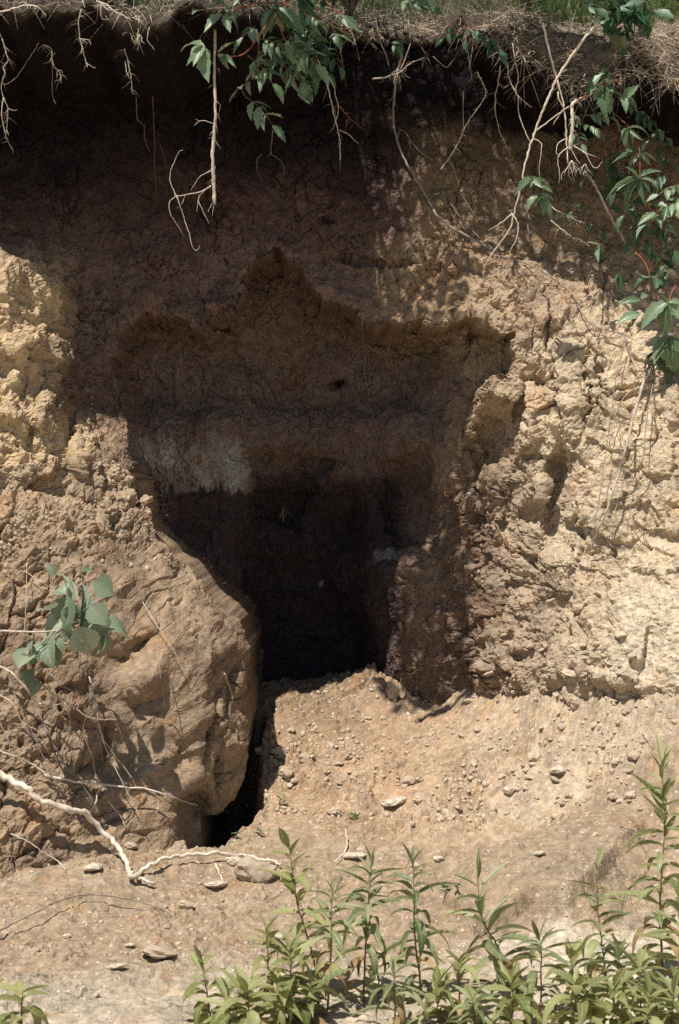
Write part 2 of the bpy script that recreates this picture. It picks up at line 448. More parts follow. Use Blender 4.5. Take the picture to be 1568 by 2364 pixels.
wx = 0.022 * fbm(X * 7, 3.3 + 0 * X, Z * 7, 4)
wz = 0.022 * fbm(X * 7 + 40, 9.1 + 0 * X, Z * 7, 4)
F0 = on_coarse(lambda a, b: f_front(np.clip(a, -1.75, 1.75), b), bx, bz)
B0 = on_coarse(lambda a, b: f_back(np.clip(a, -1.0, 0.8), np.clip(b, .3, 2.6)), bx, bz)
we = .007 * fbm(X * 32, 2.2 + 0 * X, Z * 32, 3, .6)
dh = poly_dist(hp, X + wx * .8 + we, Z + wz * .8 + we[::-1])
wid = 0.006 + 0.10 * sstep(0.35, 0.5, X) * sstep(1.55, 1.2, Z) + 0.012 * sstep(-.7, -.85, X)
_, _, cb = worley(X * 13 + wx * 20, 0 * X, Z * 13 + wz * 20, True)
dh = dh + .026 * (cb - .5)
hol = sstep(-0.004, 1, dh / wid)
B0 = B0 + .22 * sstep(1.58, 1.34, Z + wz) * sstep(.17, .05, X + wx) * sstep(-.5, -.35, X)
B0 = B0 + .16 * sstep(.0, .05, dh) * sstep(1.75, 1.9, Z) * sstep(.5, .3, X)
for ch, dpt in (([(575, 1050), (620, 1030), (645, 1052), (690, 1020), (725, 1050), (790, 1060), (764, 1105), (748, 1120), (735, 1160), (696, 1180), (690, 1214), (640, 1200), (586, 1206), (570, 1150), (580, 1110)], .12),
           ([(850, 1130), (890, 1065), (920, 1050), (950, 1036), (990, 1062), (992, 1110), (1010, 1180), (1000, 1275), (950, 1262), (915, 1275), (870, 1240), (852, 1170)], .08),
           ([(560, 1290), (590, 1450), (600, 1700), (900, 1700), (900, 1440), (820, 1400), (740, 1300), (660, 1290)], .10)):
    dch = poly_dist([(AX(a, .55), AZ(b_, .55)) for a, b_ in ch], X + wx * 1.6, Z + wz * 1.6)
    B0 = B0 + dpt * sstep(-.02, .06, dch)
brow = np.exp(-((dh + .028) / .035) ** 2) * sstep(1.9, 2.05, Z) * (.55 + .45 * fbm(X * 9, .5 + 0 * X, Z * 9, 2))
Y = F0 + (np.maximum(B0, F0) - F0) * hol - .045 * brow * (1 - hol)
# the spur at the left foot
S0 = on_coarse(lambda a, b: f_spur(np.clip(a, -1.75, 0), np.clip(b, 0, 1.7)), bx, bz)
ds = poly_dist(sp, X + wx * .8, Z + wz * .8)
RS = 0.20
t = np.clip(ds / RS, 0, 1)
S = S0 + .20 * (1 - t) ** 2.2
is_spur = ds > -.018
spm = sstep(-.03, -.016, ds)
blend = sstep(-.014, .0, ds)
Y = np.where(ds > -.014, Y + (np.minimum(Y, S) - Y) * blend, Y)

# hollows, fissures and ledges: px, py, half sizes px, tilt, depth m (positive = into the bank), depth of the face there
marks = [(325, 1488, 32, 12, -25, .06, -.8), (285, 1525, 20, 12, 10, .05, -.8), (350, 1612, 50, 14, -28, .03, -.8), (478, 1690, 6, 80, 8, .05, -.7), (495, 1775, 6, 50, 0, .05, -.7), (524, 1590, 6, 50, 8, .05, -.6), (330, 1560, 60, 26, -22, -.03, -.85), (215, 1640, 60, 20, 20, -.04, -.9), (180, 1770, 40, 12, 10, .08, -.97), (230, 1725, 12, 40, 10, .07, -.95), (70, 1560, 50, 10, 18, .07, -.95), (130, 1690, 60, 9, 30, .06, -.95), (400, 1760, 30, 50, 0, .05, -.83), (430, 1880, 30, 30, 0, .08, -.86),
         (1290, 1140, 22, 90, 8, .16, -.4), (1205, 940, 12, 45, 10, .10, -.3), (1145, 1000, 34, 44, 0, .14, -.22), (1225, 1190, 20, 28, 0, .08, -.3), (1240, 880, 24, 18, 30, .08, -.35), (1180, 1210, 14, 30, 0, .06, -.25), (1265, 770, 22, 26, 20, .06, -.36),
         (1120, 900, 24, 14, -30, -.05, -.2), (1150, 925, 40, 26, 0, -.06, -.24), (1120, 1060, 30, 26, 0, .09, -.14), (1330, 1215, 30, 20, 0, .07, -.44), (1275, 1420, 34, 40, 0, .06, -.33), (1190, 1510, 18, 12, 0, .07, -.22), (1450, 920, 46, 9, -18, .05, -.48), (1390, 1550, 70, 16, 8, -.06, -.55),
         (1480, 1500, 9, 60, 12, .05, -.7), (1110, 760, 14, 24, 20, .07, -.2), (1380, 850, 6, 5, 0, .035, -.42), (1342, 868, 8, 5, 0, .03, -.4), (1360, 895, 8, 5, 0, .03, -.4), (1520, 980, 10, 40, 10, .04, -.6), (1560, 1240, 40, 12, 0, .06, -.8), (1490, 1330, 30, 14, 20, .05, -.7),
         (100, 900, 8, 110, 2, .05, -.3), (165, 1000, 10, 80, -4, .07, -.3), (65, 880, 10, 60, 0, .05, -.4), (215, 1180, 8, 34, 0, .05, -.55), (40, 960, 60, 16, 10, -.05, -.5), (150, 1155, 70, 12, 6, .05, -.6), (20, 850, 30, 20, 0, .05, -.45),
         (140, 960, 30, 50, 0, -.03, -.25), (205, 1010, 22, 60, 0, -.04, -.2), (1085, 745, 30, 14, 0, -.04, -.17), (850, 600, 70, 7, 8, .05, -.05), (760, 510, 16, 9, 0, .04, 0), (930, 600, 40, 8, 14, .04, -.06), (490, 700, 26, 12, 0, -.03, -.06), (385, 700, 40, 8, -5, .02, -.06),
         (785, 880, 18, 14, 0, .10, .38), (560, 1330, 10, 60, 0, .05, .4), (1000, 795, 50, 8, -6, .05, .18), (890, 790, 30, 7, 10, .04, .28), (450, 1290, 20, 50, 10, .05, .3), (720, 1470, 60, 16, 0, -.05, .5), (660, 1380, 60, 10, -6, -.05, .5)]
for (a, b, ra, rb_, ang, dep, d) in marks:
    k = (DIST + d) / FPX
    u = X - AX(a, d) + wx * .5; v = Z - AZ(b, d) + wz * .5
    c, s = math.cos(R(ang)), math.sin(R(ang))
    p = (u * c - v * s) / (ra * k); q = (u * s + v * c) / (rb_ * k)
    Y = Y + dep * np.exp(-np.minimum((p * p + q * q) ** 1.6 * 0.6, 40))

P = np.stack([X, Y, Z], -1)
Nn = normals(P)
Nn = np.where(Nn[..., 1:2] > 0, -Nn, Nn)
x3, y3, z3 = X, Y, Z
# zones
right = sstep(0.35, 0.62, X + wx * 2 - 0.12 * (Z - 1.9)) * sstep(2.65, 2.3, Z + wz)
left = sstep(-0.78, -1.02, X + wx * 2) * sstep(2.5, 2.2, Z)
foot = is_spur * sstep(1.62, 1.4, Z)
upper = sstep(2.05, 2.25, Z) * (1 - right) * (1 - left)
edge_zone = sstep(.86, .55, X + wx * 3 - .05 * (Z - 1.6)) * (.6 + .4 * sstep(-.2, .3, perlin(X * 4, 1.5 + 0 * X, Z * 3)))
crumb = np.clip(np.maximum(right * (.14 + .66 * edge_zone), np.maximum(left * .8, is_spur * sstep(1.22, 1.45, Z + wz * 2))), 0, 1)
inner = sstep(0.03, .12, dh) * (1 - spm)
faceR = sstep(.20, .30, X + wx * 2) * sstep(1.75, 1.45, Z)
pale_fan = sstep(0.98, 1.08, X + wx + 0.25 * (1.2 - Z)) * sstep(1.3, 1.1, Z + wz)
# displacement along the surface
D = 0.030 * fbm(x3 * 3.2, y3 * 3.2, z3 * 3.2, 3)
rill = fbm(x3 * 17 + 30 * wx, y3 * 6, z3 * 2.4, 3)
D += 0.014 * rill * (0.35 + .65 * np.maximum(left, np.maximum(right * .8, inner * .8))) * (1 - .7 * foot)
D += 0.012 * fbm(x3 * 12, y3 * 12, z3 * 12, 4, .55) * (1 - .72 * foot)
# broken blocks and ledges on the weathered side
f1, f2, cid = worley(x3 * 8.5 + wx * 22, y3 * 8.5, z3 * 7 + wz * 22)
D += crumb * (1 - .85 * pale_fan) * (.036 * (cid - .5) - .024 * sstep(.12, 0, f2 - f1) * sstep(-.2, .4, perlin(x3 * 3, y3 * 3 + 4, z3 * 3)))
f1, f2, cid = worley(x3 * 9 + wx * 18, y3 * 4, z3 * 2.6 + wz * 10)
D += right * (1 - .8 * pale_fan) * (.032 * (cid - .5) - .030 * sstep(.07, 0, f2 - f1) * sstep(-.1, .4, perlin(x3 * 3 + 7, y3 * 3, z3 * 2)))
f1, f2, cid = worley(x3 * 5 + wx * 18, y3 * 5, z3 * 12 + wz * 20)
D += right * (1 - .8 * pale_fan) * (.020 * (cid - .5) - .014 * sstep(.05, 0, f2 - f1) * sstep(.0, .5, perlin(x3 * 3 - 7, y3 * 3, z3 * 3)))
D += right * (.006 * fbm(x3 * 30, y3 * 30, z3 * 24, 4, .62)) + .003 * (1 - foot) * (1 - right) * fbm(x3 * 45, y3 * 45, z3 * 36, 3, .7)
D += crumb * (1 - .7 * pale_fan) * .020 * fbm(x3 * 7 + 11, y3 * 7, z3 * 7, 3, .55, True)
# cracked plates in the compact parts
f1, f2, cid = worley(x3 * 22 + wx * 14, y3 * 22, z3 * 16 + wz * 14)
n_vis = sstep(-.5, .5, perlin(x3 * 5 + 9, y3 * 5, z3 * 5))
compact = (1 - .8 * crumb) * (1 - .85 * foot) * (1 - .65 * right)
D += compact * (-0.009 * sstep(0.085, 0.0, f2 - f1) * (.1 + 1.0 * n_vis) + 0.010 * (cid - .5) + 0.002 * (1 - f1))
f1, f2, cid = worley(x3 * 58 + wx * 18, y3 * 58, z3 * 46 + wz * 18)
D += compact * (-0.003 * sstep(.16, 0, f2 - f1) + .006 * (cid - .5)) + foot * 0.0012 * (cid - .5)
f1, f2, cid = worley(x3 * 9 + wx * 20, y3 * 9, z3 * 5 + wz * 20)
D += compact * (1 - inner * .4) * (-0.012 * sstep(.03, 0, f2 - f1) * n_vis + .014 * (cid - .5))
# crumbs and clods where the sun dries it
patch = sstep(-.25, .45, fbm(x3 * 5 + 7, y3 * 5, z3 * 5, 3))
patch = .1 + 1.1 * sstep(.15, .75, patch)
for sc_, am in ((21, .011), (40, .013), (85, .009)):
    f1, f2, cid = worley(x3 * sc_ + wx * 14, y3 * sc_ + wz * 8, z3 * sc_ + wz * 14)
    lump = np.sqrt(np.clip(1 - (f1 / .72) ** 2, 0, 1)) * (0.15 + .85 * cid)
    D += crumb * (1 - .75 * pale_fan) * (0.4 + .8 * (patch if sc_ < 90 else 1)) * am * (lump - .35)
D += crumb * 0.006 * fbm(x3 * 40, y3 * 40, z3 * 40, 3, .6)
# pits in the dried crust
pit = sstep(.42, .66, perlin(x3 * 16 + 3, y3 * 16, z3 * 13)) * sstep(-.1, .4, perlin(x3 * 4, y3 * 4, z3 * 4 + 6))
D -= pit * (0.030 * crumb + 0.005 * (1 - crumb)) * (1 - .8 * pale_fan)
slit = sstep(.40, .58, perlin(x3 * 10 + 5 + wx * 30, y3 * 10, z3 * 24 + wz * 60)) * sstep(-.2, .3, perlin(x3 * 3.5, y3 * 3.5, z3 * 3.5 + 16))
D -= slit * .020 * right * (1 - .6 * pale_fan)
# the water-smoothed spur: folds, creases across it, a few holes
u_ = x3 * .8 + z3 * .6; v_ = -x3 * .6 + z3 * .8
D += foot * (.020 * fbm(u_ * 2.6 + 3, y3 * 3, v_ * 6, 3, .45, True) + 0.0018 * fbm(x3 * 55, y3 * 55, z3 * 55, 3, .6))
crease = np.abs(perlin(u_ * 7 + wx * 20, y3 * 3, v_ * 15 + wz * 20))
D -= foot * .012 * sstep(.10, 0, crease) * sstep(.0, .4, perlin(x3 * 4 + 5, y3 * 4, z3 * 4))
D -= foot * .010 * sstep(.5, .66, perlin(x3 * 26, y3 * 26 + 8, z3 * 26)) * sstep(.1, .5, perlin(x3 * 5 - 5, y3 * 5, z3 * 5))
D += pale_fan * .004 * fbm(x3 * 60, y3 * 60, z3 * 60, 2)
stretch = np.sqrt(1 + np.gradient(Y, axis=0) ** 2 / .0045 ** 2 + (np.gradient(Y, axis=1) / np.gradient(bz)[None, :]) ** 2)
D *= 1 / (1 + (np.clip(stretch - 2.5, 0, None) / 2.5) ** 2)
P = P + Nn * (D * 1.0)[..., None]

# strata colours, with shade put into wall and hollow, sunlight at left
def mixc(c, k, m): return c * (1 - m[..., None]) + np.array(k) * m[..., None]
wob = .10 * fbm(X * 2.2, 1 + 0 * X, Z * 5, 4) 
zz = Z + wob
C = np.zeros(X.shape + (3,)) + np.array((.190, .127, .102))  # centre wall earth, darkened and reddened to deepen its shade
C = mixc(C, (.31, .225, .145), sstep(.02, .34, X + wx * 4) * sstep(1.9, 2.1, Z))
C = mixc(C, (.126, .079, .066), sstep(2.35, 2.55, zz) * (1 - .85 * sstep(.05, .38, X + wx * 3)))  # dark topsoil bands, deepened further as shade on the unlit side
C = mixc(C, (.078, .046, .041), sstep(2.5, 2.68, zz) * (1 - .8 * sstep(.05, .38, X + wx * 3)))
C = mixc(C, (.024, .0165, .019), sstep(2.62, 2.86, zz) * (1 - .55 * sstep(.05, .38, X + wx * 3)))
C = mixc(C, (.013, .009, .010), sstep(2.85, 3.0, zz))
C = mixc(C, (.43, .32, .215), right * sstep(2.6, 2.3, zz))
C = mixc(C, (.56, .42, .26), left * sstep(2.6, 2.35, zz) * np.maximum(sstep(-1.02, -1.14, X + wx), sstep(1.85, 1.65, Z + wz * 2)))  # yellowish left earth, brightened and limited to the part in sun
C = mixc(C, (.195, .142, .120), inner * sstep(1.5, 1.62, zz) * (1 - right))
C = mixc(C, (.082, .058, .058), inner * sstep(1.60, 1.52, Z + .25 * wob) * (1 - right) * (1 - faceR))  # dark clay layer, darkened further as the lower hollow's shade
C = mixc(C, (.23, .16, .115), faceR * sstep(.35, .2, Y) * (1 - spm))  # right inner wall, darkened to strengthen the leaf shadow on it
C = mixc(C, (.062, .045, .048), inner * sstep(.56, .70, Y))  # deepest recess darker still, its shade put into the colour
streak = .05 * fbm(X * 30, 3.5 + 0 * X, Z * 4, 3)
band = sstep(.0, .02, dh) * (1 - spm) * sstep(-.36, -.42, X + .3 * wx) * sstep(1.51, 1.535, Z + .4 * wob + streak) * sstep(1.74, 1.62, Z + .6 * wob + wz + streak)
C = mixc(C, (.40, .38, .34), np.clip(band, 0, 1) * (.55 + .45 * sstep(-.3, .3, perlin(X * 14, 2.5 + 0 * X, Z * 9))))
for (a, b, ra, rb_, d) in [(890, 1285, 36, 16, .34), (735, 1355, 8, 12, .5)]:
    k = (DIST + d) / FPX
    u = (X - AX(a, d) + wx * 1.6) / (ra * k); v = (Z - AZ(b, d) + wz * 1.6 + streak * .4) / (rb_ * k)
    C = mixc(C, (.33, .30, .26), sstep(1.15, .7, np.sqrt(u * u + v * v)) * .8)
C = mixc(C, (.35, .255, .17), foot * 1.0)
C = mixc(C, (.25, .178, .122), foot * sstep(.1, .6, fbm(X * 4, 6.5 + 0 * X, Z * 4, 3)))
C = mixc(C, (.42, .315, .21), is_spur * sstep(1.25, 1.5, Z + wz * 2))
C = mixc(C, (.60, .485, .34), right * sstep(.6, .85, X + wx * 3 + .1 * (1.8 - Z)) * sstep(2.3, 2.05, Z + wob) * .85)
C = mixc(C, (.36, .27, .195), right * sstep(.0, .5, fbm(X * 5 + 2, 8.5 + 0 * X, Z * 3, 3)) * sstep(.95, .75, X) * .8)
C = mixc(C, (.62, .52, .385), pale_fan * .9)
tint = fbm(X * 4 + 3, Y * 4, Z * 4, 4)
C = C * (1 + .16 * tint)[..., None]
rust = sstep(.25, .9, fbm(X * 6 - 8, Y * 6, Z * 6, 3))
C = C * (1 + rust[..., None] * np.array((.05, -.05, -.12)))
f1, f2, cid = worley(x3 * 30, y3 * 30, z3 * 30)
C = C * (1 + .22 * (cid - .5))[..., None]
P_BANK = P.copy(); clump_b = sstep(-.1, .6, fbm(X * 5 + 3, 4.5 + 0 * X, Z * 5, 3)) + .1
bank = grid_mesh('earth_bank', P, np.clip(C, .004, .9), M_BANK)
tag(bank, 'eroded earth bank with a deep shaded hollow and sunlit crumbling right side', kind='structure')

# ------------------------------------------------------------------ the ground: fallen earth sloping down from the hollow, then flat
gctrl = [(-300, 2363, -2.6), (0, 2363, -2.6), (400, 2363, -2.6), (784, 2363, -2.6), (1200, 2363, -2.6), (1568, 2363, -2.6), (1900, 2363, -2.6),
         (-100, 2200, -1.9), (300, 2200, -1.85), (784, 2210, -1.85), (1150, 2200, -1.85), (1568, 2190, -1.9),
         (-100, 2070, -1.35), (200, 2060, -1.25), (400, 2050, -1.2), (600, 2050, -1.2), (784, 2050, -1.2), (1000, 2040, -1.2), (1250, 1995, -1.25), (1400, 2010, -1.3), (1568, 2050, -1.45),
         (0, 1960, -1.1), (250, 1960, -1.0), (430, 1965, -.92), (560, 1950, -.88), (700, 1940, -.85), (900, 1935, -.88), (1100, 1925, -.9), (1300, 1915, -1.0), (1568, 1900, -1.2),
         (620, 1870, -.6), (784, 1865, -.55), (950, 1860, -.6), (1150, 1845, -.72), (1350, 1830, -.9), (1568, 1800, -1.15),
         (620, 1750, -.1), (784, 1740, -.1), (950, 1730, -.2), (1100, 1700, -.3), (1300, 1690, -.55), (1500, 1680, -.95),
         (600, 1655, .25), (700, 1620, .30), (800, 1600, .3), (880, 1610, .25), (940, 1635, .2), (1030, 1640, .1), (1100, 1620, -.08), (1200, 1590, -.25), (1330, 1580, -.52), (1480, 1590, -.88),
         (600, 1620, .5), (800, 1570, .6), (880, 1570, .45), (1000, 1600, .5)]
gp = [A(*c) for c in gctrl]
gpts = [(p.x, p.y) for p in gp]; gv = [p.z for p in gp]
for xx in (-2.5, -1, 0, 1, 2.5): gpts += [(xx, -3.6), (xx, -5.5), (xx, -7.5)]; gv += [.10, -.02, -.2]
for yy in (-2.6, -1.9, -1.2): gpts += [(-2.6, yy), (2.6, yy)]; gv += [.13, .16]
gpts += [(2.4, -.6), (-2.4, -.6)]; gv += [.5, .4]
f_ground = rbf(gpts, gv, 0.25, 0.08)
gx = spread(-1.25, 1.25, 0.0042, 60.0, 1.5)
gy = np.concatenate([-2.95 - np.cumsum(0.009 * 1.35 ** np.arange(24))[::-1], np.arange(-2.95, -.2, 0.0052), np.arange(-.2, .95, .009)])
GX, GY = np.meshgrid(gx, gy, indexing='ij')
GZ = on_coarse(lambda a, b: f_ground(np.clip(a, -2.6, 2.6), np.clip(b, -7.5, .6)), gx, gy, 3)
gw = .03 * fbm(GX * 5, 1.7 + 0 * GX, GY * 5, 4); gw2 = .03 * fbm(GX * 5 + 30, 4.7 + 0 * GX, GY * 5, 4)
# the cleft between the spur and the fallen earth
cl = [(436, 2005, -.94), (500, 1985, -.9), (545, 1932, -.78), (600, 1885, -.64), (620, 1835, -.5), (598, 1800, -.36), (604, 1740, -.1), (616, 1690, .1), (612, 1640, .3), (500, 1640, .3), (430, 1750, -.2), (420, 1900, -.7)]
clp = [(A(*c).x, c[2]) for c in cl]
dc = poly_dist(clp, GX + gw * .35, GY + gw2 * .35)
GZ = GZ - .42 * sstep(-.012, .06, dc)
# hummock by the weeds with a broken edge
def blob(px, py, y, rx, ry):
    p = A(px, py, y)
    return np.sqrt(((GX - p.x + gw * .6) / rx) ** 2 + ((GY - p.y + gw2 * .6) / ry) ** 2)
h = blob(1280, 2040, -1.35, .30, .34)
GZ = GZ + .06 * sstep(1.15, .65, h) * (1 + .4 * (GX - .5))
scp = [(1040, 2150, -1.6), (1120, 2165, -1.65), (1230, 2150, -1.6), (1330, 2160, -1.63), (1400, 2110, -1.46), (1460, 2060, -1.3), (1500, 2000, -1.15), (1420, 1950, -1.0), (1250, 1930, -.97), (1100, 1970, -1.08), (1020, 2070, -1.33)]
dsc = poly_dist([(A(*q).x, q[2]) for q in scp], GX + gw * .9, GY + gw2 * .9)
GZ = GZ + .05 * sstep(0, .022, dsc) * sstep(-1.05, -1.4, GY)
scar = sstep(.05, .0, np.abs(dsc + .012)) * sstep(-1.1, -1.3, GY) * sstep(-.35, .2, perlin(GX * 6, 3.5 + 0 * GX, GY * 6))
h2 = blob(1010, 2120, -1.6, .16, .14); GZ = GZ + .03 * sstep(1.1, .6, h2)
h3 = blob(230, 2040, -1.25, .22, .2); GZ = GZ + .05 * np.exp(-h3 ** 2)
h5 = blob(872, 1590, .30, .15, .2); GZ = GZ + .075 * np.exp(-h5 ** 2)
h8 = blob(1000, 1660, .12, .12, .12); GZ = GZ - .035 * np.exp(-h8 ** 2)
h9 = blob(640, 1640, .3, .14, .16); GZ = GZ - .03 * np.exp(-h9 ** 2)
# an apron of fallen earth against the foot of the right face
ix = np.clip(np.searchsorted(bx, GX), 0, len(bx) - 1); iz = np.clip(np.searchsorted(bz, GZ + .03), 0, len(bz) - 1)
gap = Y[ix, iz] - GY
GZ = GZ + blur(sstep(.3, .5, GX) * (.055 + .03 * fbm(GX * 5, 1.5 + 0 * GX, GY * 5, 3)) * np.exp(-np.clip(gap, 0, 9) / .18), 9)
h4 = blob(640, 1680, .05, .12, .2); GZ = GZ + .06 * np.exp(-h4 ** 2)
h6 = blob(90, 2100, -1.5, .25, .15); GZ = GZ + .03 * np.exp(-h6 ** 2)
h7 = blob(1430, 2120, -1.6, .10, .12); GZ = GZ - .05 * np.exp(-h7 ** 2)
talus = sstep(-.95, -.65, GY + gw * 3 + .25 * GX) * sstep(-.42, -.3, GX)
far = sstep(5, 1.4, np.abs(GX)) * sstep(-5, -3.2, GY)
dz = .022 * fbm(GX * 4, 2.3 + 0 * GX, GY * 4, 3)
dz += .008 * fbm(GX * 17, 5.4 + 0 * GX, GY * 17, 3, .5)
pt = sstep(-.3, .4, fbm(GX * 4 + 5, 7.5 + 0 * GX, GY * 4, 3))
for sc_, at_, ag_ in ((15, .018, .010), (30, .020, .007), (58, .011, .0045)):
    f1, f2, cid = worley(GX * sc_ + gw * sc_ * .3, 0 * GX, GY * sc_ + gw2 * sc_ * .3, True)
    cid = (cid * 7.13) % 1.0
    lump = np.sqrt(np.clip(1 - (f1 / .62) ** 2, 0, 1)) * np.clip(cid * 1.7 - .5, 0, 1)
    dz += far * lump * (at_ * talus * (.25 + .9 * pt) + ag_ * (1 - talus) * (.2 + pt))
f1, f2, cid2 = worley(GX * 9 + gw * 20, 0 * GX, GY * 13 + gw2 * 20, True)
dz -= far * .008 * sstep(.05, 0, f2 - f1) * sstep(.0, .5, perlin(GX * 3, 8.5 + 0 * GX, GY * 3)) * (1 - talus)
f1, f2, cid2 = worley(GX * 5 + gw * 20, 0 * GX, GY * 7 + gw2 * 20, True)
dz += far * .009 * (cid2 - .5) * (1 - talus)
GZ = GZ + dz + scar * .018 * (worley(GX * 38, 0 * GX, GY * 38, True)[0] - .45)
G = np.zeros(GX.shape + (3,)) + np.array((.385, .29, .195))
G = mixc(G, (.42, .295, .19), talus)
G = mixc(G, (.52, .42, .30), sstep(.15, .9, GX + gw * 5) * talus * .9)
G = mixc(G, (.30, .215, .135), sstep(.35, -.1, GX) * sstep(-.3, .25, GY) * talus * .8)
G = mixc(G, (.47, .395, .295), sstep(-1.75, -2.2, GY + gw * 4 - .25 * GX))
G = mixc(G, (.58, .50, .385), sstep(.3, .7, GX + gw * 4) * sstep(-1.55, -1.8, GY + gw2 * 4))
G = mixc(G, (.35, .27, .185), sstep(1.2, .5, h + gw * 8) * .6)
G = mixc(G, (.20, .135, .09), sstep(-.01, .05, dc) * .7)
G = mixc(G, (.24, .175, .125), scar * .6)  # dark crumbly earth, with shade under the broken edge painted in
G = G * (1 + .15 * fbm(GX * 5, 9 + 0 * GX, GY * 5, 4))[..., None]
G = G * (1 + .25 * (cid - .5))[..., None]
G = G * (1 + sstep(.2, .8, fbm(GX * 7, 2 + 0 * GX, GY * 7, 3))[..., None] * np.array((.04, -.05, -.12)))
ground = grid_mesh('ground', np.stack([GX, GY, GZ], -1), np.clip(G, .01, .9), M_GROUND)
tag(ground, 'pale tan ground of dried crumbling earth sloping down from the hollow', kind='structure')

# ------------------------------------------------------------------ the turf edge on top, hanging out over the face
lip = [(-900, 40, -.74), (-200, 30, -.74), (0, 40, -.74), (100, 38, -.75), (200, 52, -.75), (300, 66, -.75), (430, 50, -.75), (600, 50, -.72), (700, 60, -.54), (750, 75, -.2), (790, 85, .02), (850, 95, .06), (1000, 100, .06), (1060, 95, -.02), (1180, 95, -.34), (1240, 150, -.42), (1300, 200, -.46), (1400, 190, -.50), (1470, 165, -.5), (1568, 190, -.52), (1700, 190, -.52), (2500, 190, -.5)]
lx = np.array([AX(a, d) for a, b, d in lip]); ly = np.array([d for _, _, d in lip]); lz = np.array([AZ(b, d) for a, b, d in lip])
tx = spread(-1.5, 1.5, 0.011, 9.0, 1.4)
ts = np.concatenate([np.linspace(0, 1, 44), 1 + np.linspace(.02, 1, 16), 2 + np.cumsum(.02 * 1.19 ** np.arange(38))])
TXX, TS = np.meshgrid(tx, ts, indexing='ij')
LY = np.interp(tx, lx, ly) + .035 * fbm(tx * 4, 0 * tx, 0 * tx + 3, 3) + .02 * fbm(tx * 16, 0 * tx, 0 * tx + 8, 2)
LZ = np.interp(tx, lx, lz) + .05 * fbm(tx * 5, 0 * tx, 0 * tx + 5, 4, .6)
LY = LY[:, None] + 0 * TS; LZ = LZ[:, None] + 0 * TS
u = np.clip(TS, 0, 1); 
TY = .2 + (LY + .05 - .2) * u
TZ = LZ - .10 + .10 * u ** 1.4
a = np.clip(TS - 1, 0, 1)
TY = np.where(TS > 1, LY + .05 - .05 * np.sin(a * math.pi) + .10 * a * sstep(.55, .8, TXX), TY)
HF = .06 + .17 * sstep(.55, .8, TXX)
TZ = np.where(TS > 1, LZ + HF * a, TZ)
bk = np.clip(TS - 2, 0, None)
slope = .36
TY = np.where(TS > 2, LY + .05 + .10 * sstep(.55, .8, TXX) + bk, TY)
TZ = np.where(TS > 2, LZ + HF + np.minimum(bk, 3) * slope + np.clip(bk - 3, 0, 60) * .04, TZ)
P = np.stack([TXX, TY, TZ], -1)
Nt = normals(P)
dd = .018 * fbm(TXX * 9, TY * 9, TZ * 9, 4, .6) + .010 * fbm(TXX * 34, TY * 34, TZ * 34, 3, .6)
P = P + Nt * dd[..., None]
T = np.zeros(TXX.shape + (3,)) + np.array((.014, .0095, .0105))  # humus underside, blackened further to hold the overhang's shade
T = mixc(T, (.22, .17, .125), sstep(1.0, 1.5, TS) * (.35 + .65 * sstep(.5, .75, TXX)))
T = mixc(T, (.075, .07, .035), sstep(2.0, 2.6, TS))
turf = grid_mesh('terrain', P, T, M_HUMUS)
tag(turf, 'dark turf edge overhanging the bank', kind='structure')
bpy.context.view_layer.update()
# ------------------------------------------------------------------ shared materials and finders for what grows and lies on the bank
M_ROOT = plain_mat('root_bark', (.52, .44, .34), .8, .38, 60, spec=.2, bump=.002, objvar=.15)
M_GREYROOT = plain_mat('weathered_root', (.27, .22, .18), .85, .35, 35, spec=.2, bump=.003)
M_RED = plain_mat('reddish_stem', (.22, .085, .045), .6, .3, 40, spec=.3)
M_STICK = plain_mat('barkless_stick', (.74, .66, .54), .75, .14, 22, c2=(.46, .37, .28), spec=.25, bump=.002)
M_STRAW = plain_mat('dry_straw', (.44, .355, .265), .8, .45, 15, spec=.2)
M_LEAF = leaf_mat('broad_leaf', (.060, .125, .055), (.23, .31, .19), .26, .42, .5)
M_DARKLEAF = leaf_mat('shaded_leaf', (.022, .065, .036), (.07, .145, .07), .25, .45, .45)  # darker copy of the broad leaf, shade put into its green
M_PALELEAF = leaf_mat('poplar_leaf', (.085, .15, .08), (.33, .38, .27), .22, .5, .5)
M_WEED = leaf_mat('willow_weed_leaf', (.11, .15, .05), (.38, .40, .20), .38, .5, .5)
M_WEEDSTEM = plain_mat('weed_stem', (.14, .075, .055), .6, .3, 30, c2=(.12, .12, .05))
M_GRASS = leaf_mat('grass_blade', (.035, .075, .020), (.11, .155, .05), .3, .5, .4)
M_CLOD = plain_mat('clod_earth', (.46, .37, .27), .95, .16, 2.2, spec=.1, bump=0, objvar=.14)
M_STONE = plain_mat('pale_stone', (.60, .54, .44), .9, .12, 2.0, c2=(.42, .33, .24), spec=.15, bump=0)

CAMP = Vector((0, -DIST, EYE))
def hit(px, py, off=0.0, obs=None):
    """the earth surface seen at (px, py), lifted towards the eye by off"""
    d = (A(px, py, 0) - CAMP).normalized()
    best = None
    for o in (obs or (bank, ground, turf)):
        ok, loc, nor, _ = o.ray_cast(CAMP, d)
        if ok and (best is None or (loc - CAMP).length < (best[0] - CAMP).length): best = (loc.copy(), nor.copy())
    if best is None: return A(px, py, 0), Vector((0, -1, 0))
    p, n = best
    if n.dot(d) > 0: n = -n
    return p - d * off, n

def drop(x, y, off=0.0):
    ok, loc, nor, _ = ground.ray_cast(Vector((x, y, 5)), Vector((0, 0, -1)))
    return loc + Vector((0, 0, off)) if ok else Vector((x, y, .1))

def PT(p):
    """(px, py, depth) or (px, py, 's', lift off the surface)"""
    return hit(p[0], p[1], p[3])[0] if p[2] == 's' else A(*p)

